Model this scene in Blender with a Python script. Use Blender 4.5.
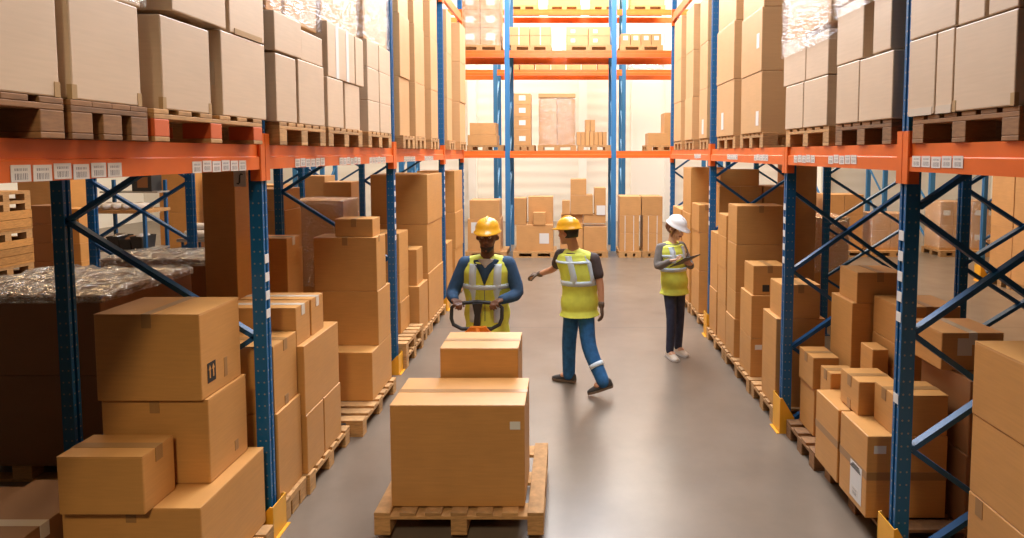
import bpy, bmesh, math, random
from mathutils import Vector, Matrix
random.seed(7)
S = bpy.context.scene
COL = S.collection
for o in list(bpy.data.objects): bpy.data.objects.remove(o)

# ------------------------------------------------------------------ camera
CAM_H, FPX, PPX, PPY = 2.42, 600.0, 567.0, 190.0
PITCH = math.radians(3.529)
cd = bpy.data.cameras.new('camera'); cam = bpy.data.objects.new('camera', cd); COL.objects.link(cam)
cam.location = (0, 0, CAM_H); cam.rotation_euler = (math.pi/2 - PITCH, 0, 0)
cd.sensor_fit = 'HORIZONTAL'; cd.sensor_width = 36.0; cd.lens = 36.0*FPX/1024.0
cd.shift_x = -(PPX-512.0)/1024.0; cd.shift_y = (PPY-269.0)/1024.0
cd.clip_start = 0.05; cd.clip_end = 200
S.camera = cam

# ------------------------------------------------------------------ world + lights
W = bpy.data.worlds.new('World'); S.world = W; W.use_nodes = True
bg = W.node_tree.nodes['Background']; bg.inputs[0].default_value = (1.0, 0.66, 0.36, 1); bg.inputs[1].default_value = 0.04
def area(name, loc, rot, sx, sy, power, color):
    l = bpy.data.lights.new(name, 'AREA'); l.shape = 'RECTANGLE'; l.size = sx; l.size_y = sy
    l.energy = power; l.color = color
    o = bpy.data.objects.new(name, l); COL.objects.link(o); o.location = loc; o.rotation_euler = rot
    return o
R = math.radians
area('aisle_ceiling_light', (0, 8.9, 6.9), (0, 0, 0), 3.0, 11.0, 1300, (0.88, 0.95, 1.08))
area('back_wall_fill', (0, 16.9, 8.6), (R(28), 0, 0), 12, 1.0, 1600, (1.0, 0.90, 0.74))  # unseen strip added to brighten the lower back wall
def spot(name, loc, aim, deg, blend, power, color, rad=.5):
    l = bpy.data.lights.new(name, 'SPOT'); l.energy = power; l.color = color; l.spot_size = math.radians(deg); l.spot_blend = blend; l.shadow_soft_size = rad
    o = bpy.data.objects.new(name, l); COL.objects.link(o); o.location = loc
    o.rotation_euler = (Vector(aim)-Vector(loc)).to_track_quat('-Z', 'Y').to_euler(); return o
spot('near_aisle_fill_spot', (0.3, -3.6, 7.0), (-.6, 2.5, .4), 40, .8, 1450, (1.0, 0.84, 0.60))  # added front fill, coned to miss the rack interior; no real lamp
area('end_wall_fill', (0, 12.9, 9.0), (R(14), 0, 0), 16, 1.4, 620, (1.0, 0.90, 0.75))  # unseen fill added to brighten the end wall
area('cross_aisle_added_backlight', (0.6, 19.6, 9.2), (R(-48), 0, 0), 10, 1.6, 2000, (1.0, 0.92, 0.78))  # added backlight for bright tops and floor sheen; no skylight there
area('next_aisle_light_left', (-7.2, 9.8, 8.6), (0, 0, 0), 1.2, 7, 400, (1.0, 0.66, 0.33))
area('next_aisle_light_right', (7.2, 9.5, 8.6), (0, 0, 0), 1.2, 8, 560, (1.0, 0.68, 0.36))
S.view_settings.view_transform = 'Standard'; S.view_settings.look = 'None'
S.view_settings.exposure = 0.0; S.view_settings.gamma = 1.0
S.view_settings.use_curve_mapping = False

# ------------------------------------------------------------------ materials
def newmat(name):
    m = bpy.data.materials.new(name); m.use_nodes = True
    nt = m.node_tree; return m, nt, nt.nodes['Principled BSDF']
def plain(name, rgb, rough=0.5, metal=0.0, spec=0.5, noise=0.0, nscale=30):
    m, nt, p = newmat(name)
    p.inputs['Base Color'].default_value = (*rgb, 1); p.inputs['Roughness'].default_value = rough
    p.inputs['Metallic'].default_value = metal; p.inputs['Specular IOR Level'].default_value = spec
    if noise:
        n = nt.nodes.new('ShaderNodeTexNoise'); n.inputs['Scale'].default_value = nscale; n.inputs['Detail'].default_value = 4
        tc = nt.nodes.new('ShaderNodeTexCoord'); nt.links.new(tc.outputs['Object'], n.inputs['Vector'])
        r = nt.nodes.new('ShaderNodeValToRGB'); r.color_ramp.elements[0].position = .3; r.color_ramp.elements[1].position = .7
        r.color_ramp.elements[0].color = (*[c*(1-noise) for c in rgb], 1); r.color_ramp.elements[1].color = (*[min(1, c*(1+noise)) for c in rgb], 1)
        nt.links.new(n.outputs['Fac'], r.inputs['Fac']); nt.links.new(r.outputs['Color'], p.inputs['Base Color'])
    return m
def cardboard(name, rgb, var=0.12):
    m, nt, p = newmat(name); L = nt.links
    tc = nt.nodes.new('ShaderNodeTexCoord'); oi = nt.nodes.new('ShaderNodeObjectInfo')
    mp = nt.nodes.new('ShaderNodeMapping'); mp.inputs['Scale'].default_value = (3, 3, 40); L.new(tc.outputs['Object'], mp.inputs['Vector'])
    n = nt.nodes.new('ShaderNodeTexNoise'); n.inputs['Scale'].default_value = 2.2; n.inputs['Detail'].default_value = 5; L.new(mp.outputs[0], n.inputs['Vector'])
    n2 = nt.nodes.new('ShaderNodeTexNoise'); n2.inputs['Scale'].default_value = 4; L.new(tc.outputs['Object'], n2.inputs['Vector'])
    a = nt.nodes.new('ShaderNodeMath'); a.operation = 'ADD'; L.new(n.outputs['Fac'], a.inputs[0]); L.new(n2.outputs['Fac'], a.inputs[1])
    b = nt.nodes.new('ShaderNodeMath'); b.operation = 'MULTIPLY_ADD'; L.new(oi.outputs['Random'], b.inputs[0]); b.inputs[1].default_value = .5; L.new(a.outputs[0], b.inputs[2])
    r = nt.nodes.new('ShaderNodeMapRange'); L.new(b.outputs[0], r.inputs['Value'])
    r.inputs['From Min'].default_value = .75; r.inputs['From Max'].default_value = 1.75; r.inputs['To Min'].default_value = 1-var; r.inputs['To Max'].default_value = 1+var
    v = nt.nodes.new('ShaderNodeVectorMath'); v.operation = 'SCALE'; v.inputs[0].default_value = rgb; L.new(r.outputs[0], v.inputs['Scale'])
    L.new(v.outputs[0], p.inputs['Base Color']); p.inputs['Roughness'].default_value = .47; p.inputs['Specular IOR Level'].default_value = .55
    w = nt.nodes.new('ShaderNodeTexWave'); w.bands_direction = 'X'; w.inputs['Scale'].default_value = 40; w.inputs['Distortion'].default_value = .6
    L.new(tc.outputs['Object'], w.inputs['Vector'])
    bp = nt.nodes.new('ShaderNodeBump'); bp.inputs['Strength'].default_value = .05; bp.inputs['Distance'].default_value = .003
    L.new(w.outputs['Fac'], bp.inputs['Height']); L.new(bp.outputs[0], p.inputs['Normal'])
    return m
def wood(name, rgb):
    m, nt, p = newmat(name); L = nt.links
    tc = nt.nodes.new('ShaderNodeTexCoord'); oi = nt.nodes.new('ShaderNodeObjectInfo')
    mp = nt.nodes.new('ShaderNodeMapping'); mp.inputs['Scale'].default_value = (6, 6, 30); L.new(tc.outputs['Object'], mp.inputs['Vector'])
    n = nt.nodes.new('ShaderNodeTexNoise'); n.inputs['Scale'].default_value = 3; n.inputs['Detail'].default_value = 6; L.new(mp.outputs[0], n.inputs['Vector'])
    b = nt.nodes.new('ShaderNodeMath'); b.operation = 'MULTIPLY_ADD'; L.new(oi.outputs['Random'], b.inputs[0]); b.inputs[1].default_value = .4; L.new(n.outputs['Fac'], b.inputs[2])
    r = nt.nodes.new('ShaderNodeValToRGB'); e = r.color_ramp.elements
    e[0].position = .35; e[0].color = (*[c*.55 for c in rgb], 1); e[1].position = .95; e[1].color = (*[c*1.15 for c in rgb], 1)
    L.new(b.outputs[0], r.inputs['Fac']); L.new(r.outputs[0], p.inputs['Base Color']); p.inputs['Roughness'].default_value = .75
    return m
def post_paint(name, rgb):
    # painted steel with the row of punched holes along both edges of the section
    m, nt, p = newmat(name); L = nt.links
    tc = nt.nodes.new('ShaderNodeTexCoord'); sp = nt.nodes.new('ShaderNodeSeparateXYZ'); L.new(tc.outputs['Object'], sp.inputs[0])
    def M(op, a, b=None):
        n = nt.nodes.new('ShaderNodeMath'); n.operation = op
        for i, q in enumerate((a, b)):
            if q is None: continue
            if isinstance(q, (int, float)): n.inputs[i].default_value = q
            else: L.new(q, n.inputs[i])
        return n.outputs[0]
    z = M('SUBTRACT', M('MODULO', M('ADD', sp.outputs['Z'], 10.0), 0.075), 0.0375)
    def ring(c, off):
        d = M('SUBTRACT', M('ABSOLUTE', c), off)
        return M('LESS_THAN', M('SQRT', M('ADD', M('MULTIPLY', d, d), M('MULTIPLY', z, z))), 0.0055)
    g = nt.nodes.new('ShaderNodeNewGeometry'); sn = nt.nodes.new('ShaderNodeSeparateXYZ'); L.new(g.outputs['Normal'], sn.inputs[0])
    onx = M('GREATER_THAN', M('ABSOLUTE', sn.outputs['X']), .8); ony = M('GREATER_THAN', M('ABSOLUTE', sn.outputs['Y']), .8)
    mask = M('MAXIMUM', M('MULTIPLY', ring(sp.outputs['Y'], .016), onx), M('MULTIPLY', ring(sp.outputs['X'], .018), ony))
    mx = nt.nodes.new('ShaderNodeMix'); mx.data_type = 'RGBA'; L.new(mask, mx.inputs['Factor'])
    mx.inputs['A'].default_value = (*rgb, 1); mx.inputs['B'].default_value = (.24, .24, .23, 1)
    L.new(mx.outputs['Result'], p.inputs['Base Color']); p.inputs['Roughness'].default_value = .38
    return m
def barcode(name):
    m, nt, p = newmat(name); L = nt.links
    tc = nt.nodes.new('ShaderNodeTexCoord'); sp = nt.nodes.new('ShaderNodeSeparateXYZ'); L.new(tc.outputs['Generated'], sp.inputs[0])
    def M(op, a, b=None):
        n = nt.nodes.new('ShaderNodeMath'); n.operation = op
        for i, q in enumerate((a, b)):
            if q is None: continue
            if isinstance(q, (int, float)): n.inputs[i].default_value = q
            else: L.new(q, n.inputs[i])
        return n.outputs[0]
    n = nt.nodes.new('ShaderNodeTexNoise'); n.noise_dimensions = '1D'; n.inputs['Scale'].default_value = 22
    L.new(sp.outputs['Y'], n.inputs['W'])
    bars = M('GREATER_THAN', n.outputs['Fac'], .52)
    z = sp.outputs['Z']; y = sp.outputs['Y']
    inz = M('MULTIPLY', M('GREATER_THAN', z, .12), M('LESS_THAN', z, .5))
    in2 = M('MULTIPLY', M('GREATER_THAN', z, .64), M('LESS_THAN', z, .8))
    iny = M('MULTIPLY', M('GREATER_THAN', y, .14), M('LESS_THAN', y, .86))
    mask = M('MULTIPLY', M('MULTIPLY', M('MAXIMUM', inz, in2), iny), bars)
    mx = nt.nodes.new('ShaderNodeMix'); mx.data_type = 'RGBA'; L.new(mask, mx.inputs['Factor'])
    mx.inputs['A'].default_value = (.66, .60, .52, 1); mx.inputs['B'].default_value = (.09, .08, .08, 1)
    L.new(mx.outputs['Result'], p.inputs['Base Color']); p.inputs['Roughness'].default_value = .5
    return m
def film_mat(name, opac=.16):
    m, nt, p = newmat(name); L = nt.links; nt.nodes.remove(p)
    out = nt.nodes['Material Output']; tr = nt.nodes.new('ShaderNodeBsdfTransparent'); gl = nt.nodes.new('ShaderNodeBsdfGlossy'); df = nt.nodes.new('ShaderNodeBsdfDiffuse')
    gl.inputs['Roughness'].default_value = .16; gl.inputs['Color'].default_value = (.95, .97, 1, 1); df.inputs['Color'].default_value = (.5, .48, .45, 1)
    tc = nt.nodes.new('ShaderNodeTexCoord'); mp = nt.nodes.new('ShaderNodeMapping'); mp.inputs['Scale'].default_value = (5, 5, 14); mp.inputs['Rotation'].default_value = (.5, .3, .2); L.new(tc.outputs['Object'], mp.inputs[0])
    n = nt.nodes.new('ShaderNodeTexNoise'); n.inputs['Scale'].default_value = 2.2; n.inputs['Detail'].default_value = 3; n.inputs['Distortion'].default_value = 1.2; L.new(mp.outputs[0], n.inputs['Vector'])
    bp = nt.nodes.new('ShaderNodeBump'); bp.inputs['Strength'].default_value = .9; bp.inputs['Distance'].default_value = .05; L.new(n.outputs['Fac'], bp.inputs['Height'])
    L.new(bp.outputs[0], gl.inputs['Normal']); L.new(bp.outputs[0], df.inputs['Normal'])
    m1 = nt.nodes.new('ShaderNodeMixShader'); m1.inputs[0].default_value = .35; L.new(gl.outputs[0], m1.inputs[1]); L.new(df.outputs[0], m1.inputs[2])
    r = nt.nodes.new('ShaderNodeMapRange'); L.new(n.outputs['Fac'], r.inputs['Value']); r.inputs['From Min'].default_value = .35; r.inputs['From Max'].default_value = .7
    r.inputs['To Min'].default_value = opac*.45; r.inputs['To Max'].default_value = opac*2.2
    m2 = nt.nodes.new('ShaderNodeMixShader'); L.new(r.outputs[0], m2.inputs[0]); L.new(tr.outputs[0], m2.inputs[1]); L.new(m1.outputs[0], m2.inputs[2])
    L.new(m2.outputs[0], out.inputs['Surface']); return m
def concrete(name):
    m, nt, p = newmat(name); L = nt.links
    tc = nt.nodes.new('ShaderNodeTexCoord')
    n = nt.nodes.new('ShaderNodeTexNoise'); n.inputs['Scale'].default_value = 1.1; n.inputs['Detail'].default_value = 8; n.inputs['Roughness'].default_value = .65; L.new(tc.outputs['Object'], n.inputs['Vector'])
    r = nt.nodes.new('ShaderNodeValToRGB'); e = r.color_ramp.elements
    e[0].position = .3; e[0].color = (.142, .104, .073, 1); e[1].position = .72; e[1].color = (.20, .15, .107, 1)
    L.new(n.outputs['Fac'], r.inputs['Fac'])
    sp = nt.nodes.new('ShaderNodeSeparateXYZ'); L.new(tc.outputs['Object'], sp.inputs[0])
    def M(op, a, b=None):
        q = nt.nodes.new('ShaderNodeMath'); q.operation = op
        for i, s in enumerate((a, b)):
            if s is None: continue
            if isinstance(s, (int, float)): q.inputs[i].default_value = s
            else: L.new(s, q.inputs[i])
        return q.outputs[0]
    joint = M('MAXIMUM', M('LESS_THAN', M('ABSOLUTE', M('SUBTRACT', M('MODULO', M('ADD', sp.outputs['Y'], 60.0), 6.0), 2.2)), .011),
              M('LESS_THAN', M('ABSOLUTE', M('SUBTRACT', M('MODULO', M('ADD', sp.outputs['X'], 60.3), 6.0), 2.9)), .005))
    mx = nt.nodes.new('ShaderNodeMix'); mx.data_type = 'RGBA'; L.new(M('MULTIPLY', joint, .7), mx.inputs['Factor'])
    L.new(r.outputs[0], mx.inputs['A']); mx.inputs['B'].default_value = (.10, .085, .07, 1); L.new(mx.outputs['Result'], p.inputs['Base Color'])
    n2 = nt.nodes.new('ShaderNodeTexNoise'); n2.inputs['Scale'].default_value = 3; n2.inputs['Detail'].default_value = 5; L.new(tc.outputs['Object'], n2.inputs['Vector'])
    rr = nt.nodes.new('ShaderNodeMapRange'); L.new(n2.outputs['Fac'], rr.inputs['Value']); rr.inputs['To Min'].default_value = .24; rr.inputs['To Max'].default_value = .38
    L.new(rr.outputs[0], p.inputs['Roughness']); p.inputs['Specular IOR Level'].default_value = .45
    return m
def ribbed_wall(name, rgb):
    m, nt, p = newmat(name); L = nt.links
    tc = nt.nodes.new('ShaderNodeTexCoord'); w = nt.nodes.new('ShaderNodeTexWave'); w.bands_direction = 'Z'; w.inputs['Scale'].default_value = .8; L.new(tc.outputs['Object'], w.inputs['Vector'])
    bp = nt.nodes.new('ShaderNodeBump'); bp.inputs['Strength'].default_value = .25; bp.inputs['Distance'].default_value = .03; L.new(w.outputs['Fac'], bp.inputs['Height']); L.new(bp.outputs[0], p.inputs['Normal'])
    p.inputs['Base Color'].default_value = (*rgb, 1); p.inputs['Roughness'].default_value = .55; return m

KRAFT = cardboard('kraft_cardboard', (.54, .252, .066))
LIT_PALE = cardboard('lit_pale_cardboard', (.60, .44, .29), .08)  # kraft paled and greyed: cool aisle light put into the base colour
FAR = cardboard('far_cardboard', (.53, .265, .09), .14)
TAN = cardboard('tan_cardboard', (.56, .32, .135), .08)
SHADE_BROWN = cardboard('shade_brown_cardboard', (.24, .095, .028), .08)  # kraft darkened: the shade on dim loads is put into the base colour
TAPE = plain('brown_tape', (.33, .165, .055), .3)
TORN = plain('torn_tape', (.42, .27, .13), .3)
CLEAR = plain('clear_tape', (.62, .52, .40), .2)
WHITE = plain('white_paper', (.68, .64, .58), .5)
BLACK = plain('black_ink', (.02, .02, .02), .5)
CODE = barcode('barcode_print')
WOOD = wood('pallet_wood', (.48, .255, .09)); WOOD2 = wood('dark_pallet_wood', (.27, .125, .042))  # the second wood is a darker brown than the first
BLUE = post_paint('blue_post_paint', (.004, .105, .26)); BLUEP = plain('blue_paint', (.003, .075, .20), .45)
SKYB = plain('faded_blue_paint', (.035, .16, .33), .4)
ORANGE = plain('orange_paint', (.70, .13, .018), .35, noise=.08, nscale=6)
YEL = plain('yellow_paint', (.78, .36, .02), .4, noise=.06, nscale=8)
STEEL = plain('steel', (.45, .43, .40), .35, .8)
FILM = film_mat('stretch_film', .16); FILMT = film_mat('crumpled_film', .45)
FLOORM = concrete('polished_concrete')
WALLM = ribbed_wall('white_wall_panel', (.84, .79, .70)); TRIMM = plain('white_steel', (.85, .82, .76), .5)
RED = plain('orange_red_paint', (.62, .11, .02), .6)

# ------------------------------------------------------------------ helpers
def link(name, me, mat, parent=None, loc=(0, 0, 0)):
    o = bpy.data.objects.new(name, me); COL.objects.link(o)
    if mat is not None and not me.materials: me.materials.append(mat)
    o.location = loc
    if parent: o.parent = parent
    return o
def tag(o, label, cat, group=None, kind=None):
    if label: o['label'] = label
    if cat: o['category'] = cat
    if group: o['group'] = group
    if kind: o['kind'] = kind
    return o
def thing(name, loc, label, cat, group=None, rz=0):
    o = bpy.data.objects.new(name, None); COL.objects.link(o); o.location = loc; o.rotation_euler = (0, 0, rz); o.empty_display_size = .1
    return tag(o, label, cat, group)
class MB:
    def __init__(s): s.bm = bmesh.new()
    def box(s, x0, x1, y0, y1, z0, z1, b=0.0):
        bm = s.bm if b <= 0 else bmesh.new()
        r = bmesh.ops.create_cube(bm, size=1.0)
        M = Matrix.Translation(((x0+x1)/2, (y0+y1)/2, (z0+z1)/2)) @ Matrix.Diagonal((x1-x0, y1-y0, z1-z0, 1))
        bmesh.ops.transform(bm, matrix=M, verts=r['verts'])
        if b > 0:
            bmesh.ops.bevel(bm, geom=bm.edges[:], offset=b, segments=2, affect='EDGES', profile=.5)
            t = bpy.data.meshes.new('t'); bm.to_mesh(t); bm.free(); s.bm.from_mesh(t); bpy.data.meshes.remove(t)
        return s
    def bar(s, p, q, w, h):
        p, q = Vector(p), Vector(q); d = q-p
        r = bmesh.ops.create_cube(s.bm, size=1.0)
        M = Matrix.Translation((p+q)/2) @ d.to_track_quat('Z', 'Y').to_matrix().to_4x4() @ Matrix.Diagonal((w, h, d.length, 1))
        bmesh.ops.transform(s.bm, matrix=M, verts=r['verts']); return s
    def prism(s, poly, axis, a, b):
        # poly in the two other axes in order
        def P(u, v, t): return {'x': (t, u, v), 'y': (u, t, v), 'z': (u, v, t)}[axis]
        va = [s.bm.verts.new(P(u, v, a)) for u, v in poly]; vb = [s.bm.verts.new(P(u, v, b)) for u, v in poly]
        n = len(poly); s.bm.faces.new(va); s.bm.faces.new(vb[::-1])
        for i in range(n): s.bm.faces.new((va[i], vb[i], vb[(i+1) % n], va[(i+1) % n]))
        return s
    def rings(s, rs, cap=True, closed=False):
        L = [[s.bm.verts.new(p) for p in r] for r in rs]
        n = len(L[0])
        for a, b in zip(L, L[1:]):
            for i in range(n): s.bm.faces.new((a[i], a[(i+1) % n], b[(i+1) % n], b[i]))
        if closed:
            a, b = L[-1], L[0]
            for i in range(n): s.bm.faces.new((a[i], a[(i+1) % n], b[(i+1) % n], b[i]))
        elif cap: s.bm.faces.new(L[0][::-1]); s.bm.faces.new(L[-1])
        return s
    def tube(s, pts, rad, n=10):
        pts = [Vector(p) for p in pts]; rs = []
        if not isinstance(rad, (list, tuple)): rad = [rad]*len(pts)
        t0 = (pts[1]-pts[0]).normalized(); up = Vector((0, 0, 1)) if abs(t0.z) < .9 else Vector((1, 0, 0))
        u = t0.cross(up).normalized()
        for i, p in enumerate(pts):
            t = ((pts[min(i+1, len(pts)-1)]-pts[max(i-1, 0)])).normalized()
            u = (u-t*u.dot(t)).normalized(); v = t.cross(u)
            rs.append([p+(u*math.cos(2*math.pi*k/n)+v*math.sin(2*math.pi*k/n))*rad[i] for k in range(n)])
        return s.rings(rs)
    def ball(s, c, r, seg=14, ring=9):
        if not isinstance(r, (list, tuple)): r = (r, r, r)
        q = bmesh.ops.create_uvsphere(s.bm, u_segments=seg, v_segments=ring, radius=1)
        bmesh.ops.transform(s.bm, matrix=Matrix.Translation(c) @ Matrix.Diagonal((*r, 1)), verts=q['verts']); return s
    def mesh(s, name, smooth=False):
        bmesh.ops.recalc_face_normals(s.bm, faces=s.bm.faces[:])
        me = bpy.data.meshes.new(name); s.bm.to_mesh(me); s.bm.free()
        if smooth:
            for p in me.polygons: p.use_smooth = True
        return me
def part(name, mb, mat, parent, label=None, smooth=False, loc=(0, 0, 0)):
    o = link(name, mb.mesh(name, smooth), mat, parent, loc)
    if label: o['label'] = label
    return o

# ------------------------------------------------------------------ room
def struct(name, mb, mat):
    o = part(name, mb, mat, None); o['kind'] = 'structure'; return o
struct('floor', MB().box(-15, 15, -2, 21.4, -.12, 0), FLOORM)
struct('wall_back', MB().box(-15, 15, 21.2, 21.4, 0, 9.5), WALLM)
struct('ceiling', MB().box(-15, 15, -2, 21.4, 9.5, 9.7), plain('dark_roof_deck', (.16, .12, .08), .8))
struct('wall_left', MB().box(-15.2, -15, -2, 21.4, 0, 9.5), WALLM)
struct('wall_right', MB().box(15, 15.2, -2, 21.4, 0, 9.5), WALLM)
struct('door_1', MB().box(2.35, 3.35, 21.14, 21.2, 0, 4.9).box(2.25, 2.36, 21.1, 21.2, 0, 5.0).box(3.34, 3.45, 21.1, 21.2, 0, 5.0), TRIMM)
for k, x in enumerate((-3.3, .55, 3.55, 9.0, -9.0)):
    struct('trim_%d' % (k+1), MB().box(x-.14, x+.14, 20.9, 21.2, 0, 9.4), TRIMM)

# ------------------------------------------------------------------ pallets
def pallet_parts(root, sx, sy, nb, wood_m, block_m=None):
    """deck boards run along x; blocks seen from the aisle"""
    bw = .1
    me_deck = MB().box(-sx/2, sx/2, -bw/2, bw/2, .122, .144, .003).mesh('deck_board')
    me_str = MB().box(-.0725, .0725, -sy/2, sy/2, .1, .122, .003).mesh('stringer_board')
    me_blk = MB().box(-.0725, .0725, -.05, .05, .022, .1, .004).mesh('block')
    me_bot = MB().box(-sx/2, sx/2, -.05, .05, 0, .022, .003).mesh('bottom_board')
    for k in range(nb): link('deck_board', me_deck, wood_m, root, (0, -sy/2+bw/2+(sy-bw)*k/(nb-1), 0))
    for i in (-1, 0, 1):
        link('stringer_board', me_str, wood_m, root, (i*(sx/2-.0725), 0, 0))
        link('bottom_board', me_bot, wood_m, root, (0, i*(sy/2-.05), 0))
        for j in (-1, 0, 1): link('block', me_blk, block_m or wood_m, root, (i*(sx/2-.0725), j*(sy/2-.05), 0))
PROTO = {}
def pallet(label, x0, y0, sx, sy, z=0, mat=None, group='wooden pallets', nb=6, rz=0, block=None, name='wooden_pallet'):
    mat = mat or WOOD
    key = (round(sx, 2), round(sy, 2), mat.name, nb, block.name if block else '')
    root = thing(name, (x0+sx/2, y0+sy/2, z), label, 'pallet', group, rz)
    if key in PROTO:
        for c in PROTO[key].children:
            q = c.copy(); COL.objects.link(q); q.parent = root
    else:
        pallet_parts(root, sx, sy, nb, mat, block); PROTO[key] = root
    return root
FARP = {}
def far_pallet(label, x0, y0, sx, sy, z, group):
    key = (round(sx, 2), round(sy, 2))
    if key not in FARP:
        m = MB().box(-sx/2, sx/2, -sy/2, sy/2, .1, .144)
        for i in (-1, 0, 1):
            m.box(-sx/2, sx/2, i*(sy/2-.05)-.05, i*(sy/2-.05)+.05, 0, .022)
            for j in (-1, 0, 1): m.box(i*(sx/2-.07)-.07, i*(sx/2-.07)+.07, j*(sy/2-.05)-.05, j*(sy/2-.05)+.05, .022, .1)
        FARP[key] = m.mesh('wooden_pallet')
    o = link('wooden_pallet', FARP[key], WOOD, None, (x0+sx/2, y0+sy/2, z))
    return tag(o, label, 'pallet', group)

# ------------------------------------------------------------------ cartons
def carton(label, x0, x1, y0, y1, z0, z1, mat=None, group=None, seam=None, name='cardboard_box', rz=0, tails=True, tape=None, clear=False):
    """seam: 'x' or 'y' = direction the top tape runs; None = plain closed box"""
    mat = mat or KRAFT
    w, d, h = (x1-x0)/2, (y1-y0)/2, z1-z0
    root = thing(name, ((x0+x1)/2, (y0+y1)/2, z0), label, 'box', group, rz)
    e = .0015
    top = h-.005 if seam else h
    part('carton_body', MB().box(-w+e, w-e, -d+e, d-e, 0.001, top, .006), mat, root)
    if seam:
        g = .002
        if seam == 'y':
            part('flap', MB().box(-w+e, -g, -d+e, d-e, top, h-.001, .0012), mat, root); part('flap', MB().box(g, w-e, -d+e, d-e, top, h-.001, .0012), mat, root)
            t = MB().box(-.026, .026, -d, d, h-.001, h+.0005)
            if tails: t.box(-.026, .026, -d-.0012, -d+e, h-.075, h); t.box(-.026, .026, d-e, d+.0012, h-.075, h)
        else:
            part('flap', MB().box(-w+e, w-e, -d+e, -g, top, h-.001, .0012), mat, root); part('flap', MB().box(-w+e, w-e, g, d-e, top, h-.001, .0012), mat, root)
            t = MB().box(-w, w, -.026, .026, h-.001, h+.0005)
            if tails: t.box(-w-.0012, -w+e, -.026, .026, h-.075, h); t.box(w-e, w+.0012, -.026, .026, h-.075, h)
        part('tape', t, CLEAR if clear else TAPE, root)
    if tape == 'foot':      # tape tails at the lower edge as well
        t = MB()
        if seam == 'y': t.box(-.024, .024, -d-.0012, -d+e, .0, .065)
        else: t.box(w-e, w+.0012, -.024, .024, 0, .065); t.box(-w-.0012, -w+e, -.024, .024, 0, .065)
        part('tape', t, TAPE, root)
    return root
def sticker(box, face, u, z, w, h, mat=WHITE, name='shipping_label', label=None):
    """flat label on a face of a carton: face '-y', '+x' or '-x'; u along the face, z up from the bottom of the box"""
    b = [c for c in box.children if c.name.startswith('carton_body')][0]
    xs = [v.co.x for v in b.data.vertices]; ys = [v.co.y for v in b.data.vertices]
    if face == '-y': y = min(ys); mb = MB().box(u-w/2, u+w/2, y-.0018, y+.0008, z-h/2, z+h/2)
    elif face == '+x': x = max(xs); mb = MB().box(x-.0008, x+.0018, u-w/2, u+w/2, z-h/2, z+h/2)
    else: x = min(xs); mb = MB().box(x-.0018, x+.0008, u-w/2, u+w/2, z-h/2, z+h/2)
    return part(name, mb, mat, box, label)
TIER = {1: ['single'], 2: ['lower', 'upper'], 3: ['lowest', 'middle', 'topmost'], 4: ['lowest', 'second lowest', 'second highest', 'topmost'],
        5: ['lowest', 'second lowest', 'middle', 'second highest', 'topmost']}
def stack(phrase, x0, x1, y0, y1, zs, adj='brown', **kw):
    n = len(zs)-1; out = []
    for k in range(n):
        j = random.uniform(-.008, .008)
        lab = '%s cardboard box, %s' % (adj, phrase) if n == 1 else '%s cardboard box, %s %s' % (adj, TIER[n][k], phrase)
        kk = dict(kw)
        if k < n-1 and 'seam' in kk: kk['seam'] = None
        out.append(carton(lab, x0+(j if n > 1 else 0), x1+(j if n > 1 else 0), y0, y1, zs[k], zs[k+1], **kk))
    return out
def film(label, x0, x1, y0, y1, z0, z1, mat=None, amp=.012, top=True, group='stretch film on pallet loads', step=.07, lift=0.0):
    mat = mat or FILM
    bm = bmesh.new()
    def gridf(P, nu, nv):
        V = [[bm.verts.new(P(i/nu, j/nv)) for j in range(nv+1)] for i in range(nu+1)]
        for i in range(nu):
            for j in range(nv): bm.faces.new((V[i][j], V[i+1][j], V[i+1][j+1], V[i][j+1]))
    e = .006
    x0 -= e; x1 += e; y0 -= e; y1 += e; z1 += e
    nx, ny, nz = [max(2, int(a/step)) for a in (x1-x0, y1-y0, z1-z0)]
    lp = lambda a, b, t: a+(b-a)*t
    gridf(lambda u, v: (lp(x0, x1, u), y0, lp(z0, z1, v)), nx, nz); gridf(lambda u, v: (lp(x0, x1, u), y1, lp(z0, z1, v)), nx, nz)
    gridf(lambda u, v: (x0, lp(y0, y1, u), lp(z0, z1, v)), ny, nz); gridf(lambda u, v: (x1, lp(y0, y1, u), lp(z0, z1, v)), ny, nz)
    if top: gridf(lambda u, v: (lp(x0, x1, u), lp(y0, y1, v), z1), nx, ny)
    bmesh.ops.remove_doubles(bm, verts=bm.verts[:], dist=.0005)
    bm.normal_update(); bmesh.ops.recalc_face_normals(bm, faces=bm.faces[:]); bm.normal_update()
    for v in bm.verts:
        k = random.random()
        v.co += v.normal*(k*amp + (k*k*lift if v.normal.z > .7 else 0))
    me = bpy.data.meshes.new('stretch_film'); bm.to_mesh(me); bm.free()
    for p in me.polygons: p.use_smooth = True
    return tag(link('stretch_film', me, mat), label, 'film', group)

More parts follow.
